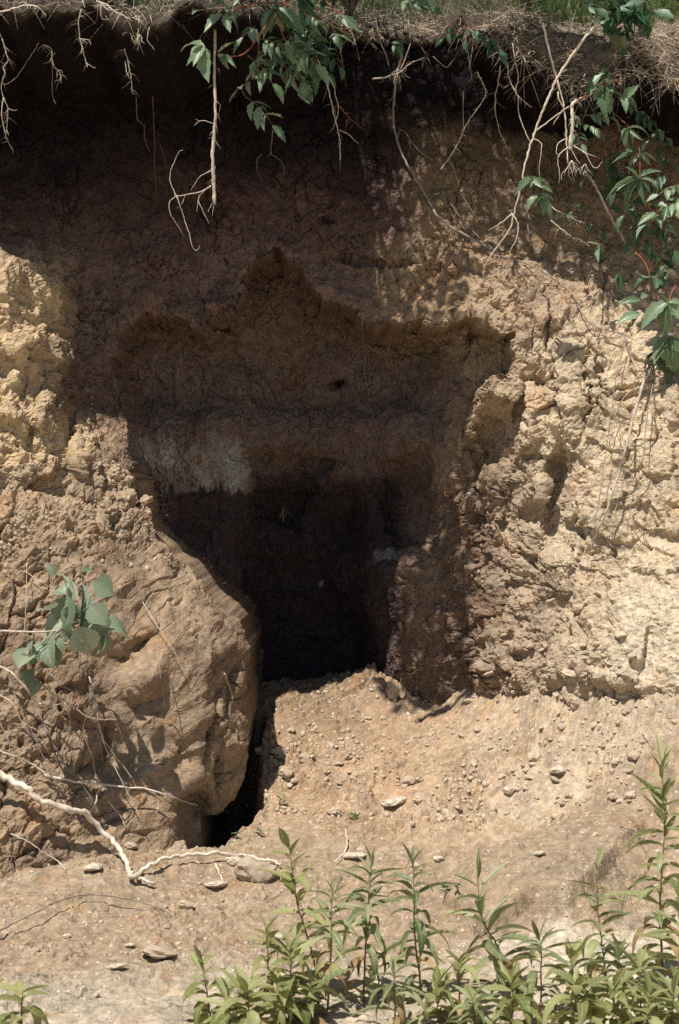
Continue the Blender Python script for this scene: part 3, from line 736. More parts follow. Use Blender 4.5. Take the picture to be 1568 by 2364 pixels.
def rv(s): return Vector((random.gauss(0, s), random.gauss(0, s), random.gauss(0, s)))
RK = .78
def root(name, label, cat, path, r0, r1, mat, twigs=(), group=None, jit=.0009, sides=7):
    """a root, stick or stem; radii in millimetres; twigs = (path, r0, r1)"""
    pts = smooth_path([PT(p) for p in path], 6, jit)
    th = thing(name, label, cat, pts[0], group)
    m = MB(); n = len(pts)
    r0, r1 = r0 * RK, r1 * RK
    rad = [(r0 + (r1 - r0) * (i / (n - 1))) * .001 * (1 + .16 * random.uniform(-1, 1)) for i in range(n)]
    m.tube(pts, rad, sides, .08)
    m.build('main_root' if 'root' in name else 'main_shaft', mat, th, origin=pts[0])
    if 'root' in name and r0 > 1.5:
        hm = MB()
        for _ in range(int(6 + n * .35)):
            q = random.randrange(n); p0 = pts[q]; d_ = Vector((random.gauss(0, 1), random.gauss(-.2, .6), random.gauss(-.8, .5))).normalized(); ln = random.uniform(.012, .045)
            hm.tube([p0, p0 + d_ * ln * .5 + rv(.004), p0 + d_ * ln + Vector((0, 0, -.3 * ln)) + rv(.006)], [.0007, .0005, .0002], 3)
        ho = hm.build('root_hairs', mat, th, origin=pts[0]); ho['kind'] = 'stuff'
    for tw in twigs:
        tp = smooth_path([PT(p) for p in tw[0]], 5, jit * .8)
        k = len(tp); mm = MB()
        mm.tube(tp, [(tw[1] + (tw[2] - tw[1]) * i / (k - 1)) * .00082 for i in range(k)], 5, .1)
        mm.build('rootlet' if 'root' in name else 'twig', mat, th, origin=tp[0])
    return th

def hair(p, n, ln, spread_=.6, y=None):
    """n fine rootlets fanning down from p = (px, py, y)"""
    out = []
    for i in range(n):
        a = random.uniform(-spread_, spread_); l = ln * random.uniform(.5, 1.1)
        q = [p]
        for s in (.35, .7, 1):
            q.append((p[0] + math.sin(a) * l * s + random.uniform(-.12, .12) * l, p[1] + math.cos(a) * l * s + random.uniform(-.08, .08) * l, p[2] + random.uniform(-.015, .02)))
        out.append((q, random.uniform(1.0, 1.9), .5))
    return out

# ------------------------------------------------------------------ leaf shapes
def leaf_shape(name, widths, mat, fold=.35, droop=.25, teeth=0.0, seg=None, cup=0.0):
    """one leaf of length 1 along +Y, its face to +Z, two halves folded along the midrib"""
    n = seg or len(widths) - 1
    ts = [i / n for i in range(n + 1)]
    wd = [float(np.interp(t, np.linspace(0, 1, len(widths)), widths)) for t in ts]
    v = []; f = []
    for i, (t, w) in enumerate(zip(ts, wd)):
        if teeth and 0 < i < n: w *= 1 + (teeth if i % 2 else -teeth)
        y = t if droop == 0 else math.sin(t * droop * 2) / (droop * 2) 
        z = -(1 - math.cos(t * droop * 2)) / (droop * 2) if droop else 0
        yo = y - (teeth * .12 if (teeth and i % 2) else 0)
        v += [(-w, yo, z + w * fold), (-w * .5, y, z + w * fold * .42 + cup * w), (0, y, z), (w * .5, y, z + w * fold * .42 + cup * w), (w, yo, z + w * fold)]
    for i in range(n):
        for k in range(4):
            a = i * 5 + k
            f.append((a, a + 1, a + 6, a + 5))
    me = bpy.data.meshes.new(name)
    me.from_pydata(v, [], f); me.materials.append(mat)
    me.polygons.foreach_set('use_smooth', np.ones(len(f), bool)); me.update()
    return me

OV = [.02, .13, .21, .25, .26, .235, .19, .13, .07, .0]
LAN = [.015, .055, .085, .10, .10, .09, .075, .055, .03, .0]
RND = [.05, .30, .42, .46, .45, .40, .32, .22, .10, .0]
OVN = [w * .8 for w in OV]
BOX = [leaf_shape('leaflet_shape', OVN, M_LEAF, .5, d, .14, 9) for d in (.15, .4, .7)]
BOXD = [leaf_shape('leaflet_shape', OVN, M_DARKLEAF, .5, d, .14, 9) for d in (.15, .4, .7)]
POP = [leaf_shape('round_leaf_shape', RND, M_PALELEAF, fo, d, .05, 11, c) for d, c, fo in ((.15, .0, .45), (.45, -.12, .3), (.75, .14, .5))]
M_DRYLEAF = leaf_mat('withered_leaf', (.20, .13, .06), (.38, .28, .14), .2, .6, .3)
WEED_DRY = [leaf_shape('narrow_leaf_shape', LAN, M_DRYLEAF, .9, d, 0, 9) for d in (.6, 1.2)]
M_WEED2 = leaf_mat('yellowish_weed_leaf', (.14, .175, .05), (.40, .41, .19), .42, .5, .45)
M_WEED3 = leaf_mat('grey_weed_leaf', (.10, .14, .05), (.33, .36, .19), .36, .5, .5)
WEED2 = [leaf_shape('narrow_leaf_shape', [w * k for w in LAN], M_WEED2, .6, d, .06, 11) for d, k in ((.1, 1.3), (.35, 1.4), (.7, 1.35), (1.1, 1.3))]
WEED3 = [leaf_shape('narrow_leaf_shape', [w * k for w in LAN], M_WEED3, .8, d, 0, 9) for d, k in ((.1, .8), (.4, .9), (.8, .9), (1.2, .85))]
WEED = [leaf_shape('narrow_leaf_shape', [w * k for w in LAN], M_WEED, .7, d, 0, 9) for d, k in ((.05, 1.05), (.3, 1.15), (.6, 1.2), (.95, 1.1))]

def frame(d, nrm, s, pos):
    d = Vector(d).normalized(); nrm = Vector(nrm)
    x = d.cross(nrm)
    x = x.normalized() if x.length > 1e-4 else d.orthogonal().normalized()
    z = x.cross(d)
    m = Matrix(((x.x, d.x, z.x, 0), (x.y, d.y, z.y, 0), (x.z, d.z, z.z, 0), (0, 0, 0, 1)))
    return Matrix.Translation(pos) @ m @ Matrix.Diagonal((s[0], s[1], s[2], 1))

def put_leaf(parent, base_loc, mesh, pos, d, nrm, ln, wk=1.0, name='leaf'):
    o = bpy.data.objects.new(name, mesh)
    o.parent = parent
    o.matrix_local = frame(d, nrm, (ln * wk, ln, ln), Vector(pos) - base_loc)
    col.objects.link(o)
    return o

SKYW = Vector((-.3, -.55, .8))

def compound(th, tl, base, tip, pairs, ll, shapes, nrm=SKYW, mat=None, wk=1.0, name='leaf'):
    """a divided leaf: stalk and midrib from base to tip, pairs of leaflets and one at the end"""
    base = Vector(base); tip = Vector(tip)
    ax = tip - base; L = ax.length
    sag = Vector((0, 0, -.10 * L))
    mid = base.lerp(tip, .5) - sag
    pts = smooth_path([base, mid, tip], 5)
    m = MB(); m.tube(pts, [.0016 - .0008 * i / (len(pts) - 1) for i in range(len(pts))], 5)
    lf = m.build(name, mat or M_RED, None, origin=base)
    lf.parent = th; lf.location = base - tl
    nrm = (Vector(nrm) + rv(.18)).normalized()
    for k in range(pairs):
        t = .34 + .56 * k / max(1, pairs - .3)
        p = pts[int(t * (len(pts) - 1))]
        d = ax.normalized()
        side = d.cross(nrm).normalized()
        for s in (-1, 1):
            dd = (d * random.uniform(.3, .65) + side * s + Vector((0, 0, -.25)) + rv(.12))
            put_leaf(lf, base, random.choice(shapes), p, dd, nrm + side * s * .25 + rv(.2), ll * random.uniform(.75, 1.1), wk * random.uniform(.85, 1.1), 'leaflet')
    put_leaf(lf, base, random.choice(shapes), tip - ax.normalized() * .005, ax.normalized() + Vector((0, 0, -.2)) + rv(.1), nrm + rv(.15), ll * random.uniform(1.0, 1.25), wk, 'leaflet')
    return lf

def fan(th, tl, centre, tips, y, shapes, wk=1.0, nrm=SKYW, dy=.05, name='leaf'):
    """single leaves from one point of the stem to the given tips"""
    c = A(centre[0], centre[1], y)
    for (a, b) in tips:
        e = A(a, b, y + random.uniform(-dy, dy * .4))
        d = e - c
        put_leaf(th, tl, random.choice(shapes), c + rv(.003), d, Vector(nrm) + rv(.3), d.length * 1.08, wk * random.uniform(.9, 1.2), name)

# ------------------------------------------------------------------ grass and straw
def blades(name, base, direc, length, width, droop, mat, label, cat, segs=4, curl=0.0):
    """one mesh of ribbon blades; base, direc: (n,3); length, width, droop: (n,)"""
    n = len(base)
    dirn = direc / np.linalg.norm(direc, axis=1, keepdims=True)
    side = np.cross(dirn, rng.normal(size=(n, 3))); side /= np.linalg.norm(side, axis=1, keepdims=True)
    bend = rng.normal(size=(n, 3)) * curl
    V = np.zeros((n, segs + 1, 2, 3), np.float32)
    for i in range(segs + 1):
        t = i / segs
        p = base + dirn * (length * t)[:, None] + bend * ((length * t * t))[:, None]
        p[:, 2] -= droop * length * t * t
        w = (width * (1 - .85 * t * t))[:, None] * .5
        V[:, i, 0] = p - side * w; V[:, i, 1] = p + side * w
    idx = np.arange(n * (segs + 1) * 2).reshape(n, segs + 1, 2)
    q = np.stack([idx[:, :-1, 0], idx[:, :-1, 1], idx[:, 1:, 1], idx[:, 1:, 0]], -1).reshape(-1, 4)
    me = bpy.data.meshes.new(name)
    me.vertices.add(V.size // 3); me.vertices.foreach_set('co', V.reshape(-1))
    me.loops.add(q.size); me.loops.foreach_set('vertex_index', q.reshape(-1).astype(np.int32))
    me.polygons.add(len(q)); me.polygons.foreach_set('loop_start', np.arange(0, q.size, 4, dtype=np.int32)); me.polygons.foreach_set('loop_total', np.full(len(q), 4, np.int32))
    me.update(calc_edges=True); me.materials.append(mat)
    o = bpy.data.objects.new(name, me); col.objects.link(o)
    tag(o, label, cat, kind='stuff')
    return o

def on_lip(x, back):
    """a point on the turf, back metres behind its front edge (negative: down its front face)"""
    yl = np.interp(x, lx, ly); zl = np.interp(x, lx, lz)
    hf = .06 + .17 * sstep(.55, .8, x); rb_ = .10 * sstep(.55, .8, x)
    up = np.clip(-back / .25, 0, 1)
    y = np.where(back >= 0, yl + .05 + rb_ + back, yl + rb_ * (1 - up))
    z = np.where(back >= 0, zl + hf + back * .36, zl + hf * (1 - up))
    return np.stack([x, y, z], -1)

def straw(name, n, xa, xb, ba, bb, label, lmin, lmax, updown):
    x = rng.uniform(xa, xb, n) ; b = rng.uniform(ba, bb, n)
    keep = perlin(x * 7, b * 4, 0 * x) > rng.uniform(-.5, .6, n)
    x, b = x[keep], b[keep]; k = len(x)
    p = on_lip(x, b) + rng.normal(size=(k, 3)) * .008
    d = np.stack([rng.normal(0, 1.0, k), rng.normal(-.45, .45, k), rng.normal(updown, .38, k)], -1)
    return blades(name, p, d, rng.uniform(lmin, lmax, k), rng.uniform(.0014, .0034, k), rng.uniform(.1, .9, k), M_STRAW, label, 'straw', 4, .22)

straw('dry_straw', 11000, .56, 1.75, -.28, .45, 'matted pale dry grass draped over the top right edge of the bank', .04, .14, -.12)
straw('dry_straw', 3200, -.1, .62, -.12, .5, 'thin dry grass along the middle of the bank top', .04, .13, -.15)
straw('dry_straw', 900, -1.7, -.1, -.10, .4, 'dry matted stalks and fibres along the top left edge', .04, .13, -.2)
n = 4200
x = rng.uniform(.62, 2.2, n); b = rng.uniform(.18, 1.9, n) + .25 * sstep(.8, .5, x)
p = on_lip(x, b)
blades('grass', p, np.stack([rng.normal(0, .35, n), rng.normal(-.1, .3, n), np.ones(n)], -1), rng.uniform(.10, .34, n) , rng.uniform(.003, .008, n), rng.uniform(.2, .8, n), M_GRASS, 'green grass growing behind the matted straw at top right', 'grass', 4, .12)
n = 1500
x = rng.uniform(-2.2, .62, n); b = rng.uniform(.35, 1.6, n)
blades('grass', on_lip(x, b), np.stack([rng.normal(0, .4, n), rng.normal(-.2, .3, n), np.ones(n)], -1), rng.uniform(.08, .24, n), rng.uniform(.003, .007, n), rng.uniform(.2, .8, n), M_GRASS, 'green grass on the plateau above the left of the hollow', 'grass', 4, .12)
n = 2600
x = rng.uniform(-2.2, .75, n); b = rng.uniform(.1, 1.0, n)
blades('dry_stalks', on_lip(x, b), np.stack([rng.normal(0, .6, n), rng.normal(-.2, .4, n), np.ones(n)], -1), rng.uniform(.06, .2, n), rng.uniform(.002, .004, n), rng.uniform(.2, 1.0, n), M_GREYROOT, 'brown dead stalks standing behind the top edge of the bank', 'stalks', 4, .2)

# ------------------------------------------------------------------ shrubs on the edge above the picture, whose leaves dapple the face
def shade_shrub(label, spots, leaves_per, size, group='shrubs leaning out over the edge'):
    """spots: (px, py, face depth, own depth, radius) - foliage stands where the sun's path to that bit of face crosses its depth"""
    m = MB(); cs = []
    for (a, b, fd, sd, rad, dens) in spots:
        tgt = A(a, b, fd); t_ = (fd - sd) / SUN.y
        c = tgt - SUN * t_
        cs.append(c)
        for i in range(int(leaves_per * dens)):
            o = rv(1); o = o.normalized() * rad * random.random() ** .4
            p = c + Vector((o.x, o.y * .7, o.z * .6))
            d = rv(1).normalized(); d.z -= .3
            ln = size * random.uniform(.6, 1.3)
            fr = frame(d, SKYW + rv(.5), (ln, ln, ln), p)
            k = len(m.v)
            for q in [(0, 0, 0), (-.19, .3, .06), (-.24, .55, .05), (0, 1.0, -.1), (.24, .55, .05), (.19, .3, .06), (0, .5, 0)]:
                m.v.append(fr @ Vector(q))
            for i2 in range(6): m.f.append((k + 6, k + i2, k + (i2 + 1) % 6))
    bx_ = sum((c.x for c in cs)) / len(cs)
    foot = Vector(on_lip(np.array(bx_), np.array(.35)))
    th = thing('overhanging_shrub', label, 'shrub', foot, group)
    m.build('foliage', M_DARKLEAF, th, origin=foot)['kind'] = 'stuff'
    for c in cs:
        w = MB(); pts = smooth_path([foot, foot.lerp(c, .45) + Vector((0, 0, .18)), c], 6, .006)
        w.tube(pts, [.009 - .006 * i / (len(pts) - 1) for i in range(len(pts))], 6)
        w.build('stem', M_GREYROOT, th, origin=foot)
    return th

shade_shrub('leafy shrub above the frame dappling the bank right of the hollow',
    [(850, 330, .02, -.5, .10, .5), (900, 300, .02, -.5, .10, .8), (960, 350, .0, -.5, .12, 1.0), (860, 500, 0, -.52, .10, .8), (940, 520, -.04, -.56, .12, .7), (1010, 470, 0, -.54, .12, 1.0), (1080, 430, 0, -.54, .14, 1.3), (1020, 640, -.1, -.6, .12, .6), (940, 680, -.1, -.6, .12, .9), (850, 650, -.03, -.56, .12, 1.2),
     (1100, 590, -.1, -.6, .10, .7), (1170, 500, -.03, -.6, .15, 1.3), (1230, 590, -.11, -.64, .10, .7), (1060, 300, .02, -.5, .12, 1.2), (960, 620, -.06, -.6, .10, .5), (900, 230, .03, -.46, .10, 1.0), (1000, 240, .03, -.46, .12, 1.2), (1120, 360, .02, -.5, .12, 1.2)], 34, .072)
shade_shrub('spreading shrub above the frame shading the upper right of the bank',
    [(1300, 500, 0, -.6, .15, 1.3), (1400, 540, -.06, -.62, .15, 1.2), (1330, 620, -.14, -.66, .10, .4), (1420, 640, -.18, -.7, .12, .5), (1500, 620, -.1, -.64, .15, 1.2), (1560, 700, -.2, -.66, .14, 1.0)], 100, .07)
shade_shrub('dense shrub above the frame shading the right side of the hollow',
    [(1075, 960, .04, -1.1, .08, .8), (1050, 1060, .08, -1.1, .09, .9), (1085, 1080, .02, -1.15, .06, .6), (1030, 1130, .08, -1.15, .08, .8), (1000, 1220, .1, -1.2, .09, .9), (1060, 1210, .04, -1.2, .06, .5), (970, 1310, .12, -1.2, .10, 1.0), (1055, 1330, .04, -1.25, .08, .7), (950, 1420, .18, -1.25, .10, 1.0), (1030, 1440, .06, -1.25, .09, 1.0),
     (1085, 1430, .02, -1.25, .05, .4), (1060, 1530, .03, -1.28, .08, 1.0), (980, 1540, .14, -1.28, .10, 1.2), (1075, 1610, -.04, -1.3, .06, .8), (1010, 1630, .06, -1.3, .08, 1.0), (940, 1610, .16, -1.3, .06, .5)], 17, .09)
# ------------------------------------------------------------------ roots and sticks
TOPL = -.55
R_ = root
R_('hanging_root', 'thick pale root hanging in front of the dark wall, cut off at its lower end', 'root',
   [(497, 60, -0.64), (496, 160, -0.63), (498, 260, -0.62), (494, 300, -0.61), (491, 360, -0.61), (494, 420, -0.60), (495, 471, -0.60)], 6.5, 9, M_ROOT,
   [([(492, 285, -0.61), (465, 278, -0.62), (448, 290, -0.62)], 2, .8), ([(465, 280, -0.62), (452, 275, -0.61)], 1.3, .6), ([(494, 318, -0.61), (504, 335, -0.61), (510, 342, -0.61)], 1.6, .6), ([(493, 300, -0.61), (484, 312, -0.62)], 1.6, .6),
    ([(487, 428, -0.61), (470, 440, -0.62), (440, 448, -0.63), (408, 451, -0.64), (402, 440, -0.64), (393, 420, -0.64), (394, 395, -0.64), (402, 375, -0.64), (412, 352, -0.64), (422, 346, -0.64)], 3.2, .9),
    ([(487, 393, -0.61), (468, 403, -0.62), (456, 415, -0.62), (440, 440, -0.62)], 2.2, .7), ([(408, 451, -0.64), (392, 465, -0.64), (392, 490, -0.64), (405, 512, -0.64), (426, 545, -0.63)], 2.4, .7),
    ([(472, 437, -0.62), (458, 460, -0.62), (466, 480, -0.62), (482, 515, -0.61)], 3, 1.2), ([(408, 453, -0.64), (416, 475, -0.64), (424, 500, -0.63), (434, 530, -0.63), (445, 570, -0.63), (455, 578, -0.63), (462, 566, -0.63)], 2.4, .7),
    ([(428, 450, -0.63), (420, 472, -0.63)], 1.8, .8), ([(458, 462, -0.62), (454, 490, -0.62)], 1.5, .6), ([(494, 470, -0.60), (490, 500, -0.60)], 1.4, .6), ([(489, 470, -0.60), (480, 490, -0.60)], 1.4, .6)])
R_('hanging_root', 'long straight root hanging right of the centre leaves with fine side rootlets', 'root',
   [(712, 80, -0.64), (728, 120, -0.64), (742, 160, -0.64), (758, 205, -0.63), (766, 240, -0.63), (775, 280, -0.63), (784, 320, -0.63), (785, 370, -0.62)], 3.6, 1.6, M_ROOT,
   [([(745, 165, -0.64), (760, 180, -0.64), (771, 200, -0.63), (776, 225, -0.63), (782, 250, -0.63), (776, 275, -0.63)], 2.4, 1), ([(785, 300, -0.63), (805, 310, -0.62), (820, 325, -0.62), (828, 330, -0.62)], 1.6, .6), ([(780, 268, -0.63), (768, 300, -0.63)], 1, .5)])
R_('orange_root', 'thin orange root slanting down beside the long straight hanging root', 'root', [(778, 240, -.49), (792, 255, -.46), (808, 272, -.42), (840, 300, -.3)], 2.6, 1, M_RED)
R_('bent_root', 'long grey root curving down the shaded face to the crossing stick', 'root',
   [(928, 130, -.33), (918, 165, -.31), (912, 210, -.26), (908, 270, 's', .03), (916, 320, 's', .03), (935, 370, 's', .035), (965, 420, 's', .035), (990, 462, 's', .04), (1012, 500, 's', .05), (1045, 527, 's', .05), (1090, 550, 's', .05), (1135, 575, 's', .05)], 5.5, 6.5, M_GREYROOT,
   [([(990, 462, 's', .04), (1000, 450, 's', .05), (1015, 445, 's', .04)], 2.5, 1), ([(916, 320, 's', .03), (930, 300, 's', .03), (965, 345, 's', .03), (1000, 370, 's', .03)], 2, .8)])
R_('crossing_stick', 'long bare whitish stick leaning from the straw edge down to the lit bank', 'stick',
   [(1382, 48, -.66), (1340, 100, -.64), (1302, 155, -.62), (1282, 190, -.61), (1262, 235, -.6), (1242, 285, -.58), (1228, 325, -.57), (1212, 380, -.56), (1203, 430, -.55), (1190, 480, -.53), (1176, 530, -.5), (1140, 580, -.46), (1116, 618, -.42)], 6.5, 3.2, M_STICK,
   [([(1181, 492, -.53), (1196, 515, -.53), (1193, 550, -.52), (1178, 580, -.5), (1174, 605, -.48), (1182, 625, -.46)], 3.4, 1.2), ([(1180, 495, -.53), (1155, 515, -.52), (1128, 532, -.5)], 2.6, 1), ([(1232, 320, -.57), (1250, 330, -.57), (1250, 350, -.57), (1245, 390, -.56), (1248, 425, -.56)], 2.4, .9),
    ([(1240, 300, -.58), (1260, 285, -.58), (1290, 262, -.58), (1314, 245, -.58)], 3, 2.2), ([(1120, 612, -.42), (1116, 640, -.4), (1130, 650, -.38), (1150, 655, -.36)], 2, .8), ([(1118, 615, -.42), (1112, 600, -.42), (1095, 590, -.4)], 1.6, .7)])
R_('crossing_stick', 'shorter whitish stick crossing behind the long stick below the straw', 'stick',
   [(1254, 52, -.60), (1266, 110, -.59), (1280, 160, -.58), (1292, 205, -.57), (1300, 235, -.56), (1306, 280, -.56), (1308, 320, -.55), (1312, 378, -.55)], 6, 3, M_STICK, [([(1288, 212, -.57), (1292, 232, -.57), (1304, 252, -.56)], 3.4, 2.4), ([(1302, 250, -.56), (1285, 275, -.57), (1277, 288, -.57)], 2.4, 1.2)])
R_('bent_root', 'stout broken root with a sharp elbow and a spray of rootlets, right of the sticks', 'root',
   [(1375, 205, -.5), (1350, 225, -.54), (1326, 235, -.57), (1321, 250, -.57), (1322, 290, -.56), (1318, 320, -.56), (1316, 345, -.55)], 7.5, 9, M_STICK,
   [([(1322, 335, -.55), (1340, 345, -.55), (1350, 352, -.55), (1365, 378, -.55), (1376, 388, -.55), (1392, 372, -.56)], 3, 1), ([(1318, 342, -.55), (1330, 365, -.55), (1340, 380, -.55)], 2.4, .8), ([(1312, 340, -.55), (1296, 352, -.56), (1288, 368, -.56), (1292, 400, -.56), (1290, 425, -.55)], 2.4, .9),
    ([(1306, 320, -.55), (1290, 330, -.56), (1284, 350, -.57), (1292, 362, -.57)], 2.2, 1.2), ([(1345, 350, -.55), (1378, 362, -.56)], 1.8, .6), ([(1316, 235, -.57), (1320, 227, -.57), (1335, 228, -.57)], 2.4, 1.4)] + hair((1320, 370, -.55), 12, 52, .7) + hair((1352, 378, -.55), 5, 36, .8))
R_('bent_root', 'dark woody root slanting from the elbow root down behind the right leaves', 'root',
   [(1352, 395, -.5), (1372, 425, -.48), (1392, 465, -.46), (1412, 505, -.44), (1430, 535, -.42), (1446, 562, -.4)], 6.5, 5, M_GREYROOT)
R_('hanging_root', 'forked pale root hanging from the turf left of the crossing sticks', 'root',
   [(1164, 125, -.42), (1172, 150, -.42), (1176, 180, -.42), (1186, 205, -.42), (1194, 218, -.42), (1212, 235, -.43), (1228, 247, -.43)], 3.2, 1.8, M_ROOT,
   [([(1184, 100, -.42), (1189, 140, -.42), (1197, 175, -.42), (1191, 205, -.42), (1193, 218, -.42)], 2.6, 3), ([(1196, 220, -.42), (1198, 260, -.42), (1206, 285, -.42), (1218, 315, -.44), (1228, 330, -.45)], 2.6, 1.2), ([(1194, 218, -.42), (1205, 240, -.43)], 1.4, .6), ([(1176, 195, -.42), (1160, 205, -.42)], 1.2, .5)])
R_('hanging_root', 'thin dark root hanging straight left of the forked pale root', 'root', [(1156, 150, -.3), (1150, 190, -.28), (1143, 235, -.25), (1150, 290, -.2), (1166, 330, -.16), (1178, 355, -.13)], 2.6, 1.2, M_ROOT)
R_('hanging_root', 'slender zigzag root with a lit tip over the dappled upper face', 'root', [(1102, 165, -.3), (1114, 190, -.28), (1122, 218, -.26), (1104, 248, -.23), (1084, 275, -.2), (1070, 300, -.18), (1058, 330, -.15), (1040, 360, -.12), (1016, 392, -.1)], 2.4, 2, M_ROOT,
   [([(1070, 210, -.2), (1069, 250, -.18), (1071, 300, -.15)], 1.6, .8), ([(1036, 365, -.12), (1052, 400, 's', .02), (1060, 430, 's', .02)], 1.6, .7)])
R_('horizontal_root', 'mossy tuft root sticking out sideways below the turf near the top middle', 'root', [(860, 182, -.28), (900, 175, -.32), (925, 165, -.34), (950, 145, -.36), (980, 132, -.36)], 3.4, 2.4, M_ROOT, hair((918, 160, -.34), 7, 45, 1.2) + [([(925, 160, -.34), (938, 130, -.35), (948, 100, -.36)], 2.4, 1.5), ([(1000, 130, -.3), (1030, 155, -.28), (1048, 135, -.3)], 1.4, .8)])
R_('upright_twig', 'thin dark upright stem standing before the gap at the top middle', 'stem', [(868, 40, -.42), (877, 90, -.42), (890, 125, -.41), (898, 150, -.4)], 2.2, 2.4, M_GREYROOT, [([(874, 62, -.42), (880, 92, -.42)], 2.6, 2)])
R_('crinkled_root', 'crinkled pale root running along the shaded face toward the right leaves', 'root', [(1268, 475, -.42), (1295, 490, -.43), (1318, 500, -.43), (1330, 508, -.43), (1352, 515, -.43)], 2.8, 1.2, M_ROOT, [([(1318, 498, -.43), (1335, 502, -.43)], 1.2, .6)])
R_('crinkled_root', 'lower crinkled root ending at the small leaf sprig on the shaded face', 'root', [(1272, 508, -.36), (1298, 530, -.38), (1322, 548, -.39), (1338, 552, -.4), (1360, 568, -.42)], 2.8, 1.6, M_ROOT, [([(1290, 525, -.37), (1284, 540, -.36), (1278, 562, -.34)], 1.6, .6)])
R_('fibrous_root', 'ragged dark root trailing across the bank above the sunlit part', 'root', [(1140, 590, 's', .03), (1180, 596, 's', .03), (1230, 615, 's', .03), (1280, 645, 's', .03), (1320, 680, 's', .03), (1340, 715, 's', .03), (1362, 745, 's', .03), (1392, 760, 's', .03), (1430, 768, 's', .03), (1455, 780, 's', .03)], 4, 3, M_GREYROOT,
   [([(1212, 470, 's', .04), (1222, 540, 's', .03), (1240, 600, 's', .03), (1258, 660, 's', .02)], 3, 1.6), ([(1440, 770, 's', .03), (1458, 820, 's', .03), (1478, 850, 's', .03)], 2.4, 1.4), ([(1280, 645, 's', .03), (1310, 660, 's', .02)], 1.6, .7)] )
R_('fibrous_root', 'tangle of dead rootlets on the bank beneath the end of the long stick', 'root', [(1040, 470, 's', .03), (1062, 500, 's', .03), (1090, 530, 's', .03), (1120, 560, 's', .03), (1165, 590, 's', .02)], 3, 2, M_GREYROOT, [([(1020, 440, 's', .03), (1035, 480, 's', .03), (1058, 520, 's', .02)], 2.2, 1), ([(1060, 440, 's', .03), (1085, 480, 's', .02), (1105, 505, 's', .03), (1120, 515, 's', .02)], 2.2, 1)] + [([(1150 + 18 * i, 590 + 8 * i, 's', .03), (1155 + 20 * i, 630 + 6 * i, 's', .03), (1172 + 22 * i, 668 + 4 * i, 's', .01)], 1.8, .8) for i in range(4)])
# the left of the turf edge
R_('hanging_root', 'pale root with a forked foot dangling from the turf second from the left edge', 'root', [(188, 20, -0.77), (182, 48, -0.77), (184, 85, -0.76), (190, 110, -0.76), (196, 135, -0.75), (202, 155, -0.75)], 2.2, 2.4, M_ROOT, [([(188, 90, -0.76), (205, 92, -0.76), (210, 105, -0.76)], 2.2, .8), ([(190, 105, -0.76), (187, 125, -0.76)], 1.6, .7), ([(200, 145, -0.75), (215, 155, -0.75), (222, 156, -0.75)], 1.6, .7), ([(185, 88, -0.76), (202, 100, -0.76)], 2, .8)])
R_('hanging_root', 'thin bent root dangling left of the forked pale root at top left', 'root', [(103, 103, -0.69), (118, 112, -0.69), (120, 135, -0.69), (126, 155, -0.69), (138, 168, -0.68), (142, 192, -0.68)], 2.2, 1, M_ROOT, [([(122, 140, -0.69), (120, 215, -0.63), (130, 240, -0.63)], .8, .5)])
R_('hanging_root', 'double pale root hanging under the earthy clump near the top left', 'root', [(288, 112, -0.70), (292, 130, -0.70), (300, 160, -0.70), (304, 190, -0.70), (305, 214, -0.69)], 2.4, 1.8, M_ROOT, [([(289, 140, -0.70), (292, 165, -0.70), (300, 182, -0.70)], 2.2, 1.6)])
R_('fibrous_root_clump', 'knot of earth and fine roots hanging from the turf at top left', 'root', [(322, 40, -0.75), (320, 65, -0.75), (318, 90, -0.75), (326, 112, -0.75)], 3.2, 1.4, M_ROOT, hair((298, 72, -0.75), 9, 30, 1.4) + hair((322, 80, -0.75), 8, 34, .6) + [([(345, 62, -0.75), (340, 90, -0.75), (352, 108, -0.75), (357, 116, -0.75)], 2, .8)])
R_('hanging_root', 'straggling root along the left picture edge reaching far down the wall', 'root', [(5, 90, -0.73), (14, 120, -0.73), (18, 140, -0.73), (8, 155, -0.73), (12, 172, -0.73), (2, 195, -0.71), (8, 225, -0.70), (18, 250, -0.70), (16, 290, -0.69), (14, 315, -0.68), (28, 345, -0.66)], 2.2, 1.2, M_ROOT, [([(18, 250, -0.70), (32, 255, -0.70), (40, 253, -0.70)], 1.5, .6), ([(8, 225, -0.70), (4, 260, -0.70), (8, 290, -0.69), (12, 310, -0.69)], 2.4, 1.6), ([(14, 300, -0.69), (18, 305, -0.69), (20, 312, -0.69)], 2, 1)])
R_('thin_root', 'hair thin root looping across the dark wall at the far left', 'root', [(90, 98, -0.63), (70, 130, -0.63), (45, 170, -0.63), (20, 192, -0.63), (2, 194, -0.63)], 1.2, .8, M_ROOT)
R_('surface_root', 'pale stalk lying along the turf at the top left corner', 'root', [(-20, 32, -0.81), (20, 22, -0.81), (60, 12, -0.81), (85, 14, -0.81), (98, 26, -0.80), (106, 37, -0.79)], 3, 2.6, M_STICK)
R_('surface_root', 'forked pale stalk jutting from the turf near the top left', 'root', [(222, 2, -0.81), (245, 10, -0.81), (262, 24, -0.81), (285, 36, -0.80), (300, 43, -0.79)], 3.4, 2, M_STICK, [([(232, 6, -0.81), (250, 22, -0.81), (275, 22, -0.81)], 2.6, 1.2), ([(190, -5, -0.81), (196, 18, -0.81)], 3, 1.4), ([(232, 8, -0.81), (234, 40, -0.80), (250, 45, -0.79)], 1.6, .7)])
R_('thin_root', 'thin reddish root hanging down the dark wall left of the thick pale root', 'root', [(352, 200, -.1), (355, 280, -.05), (357, 340, -.03), (358, 400, -.02), (362, 470, 0)], 2, 1, M_RED, [([(368, 330, -.05), (378, 360, -.04), (388, 410, -.03)], 1.4, .6)])
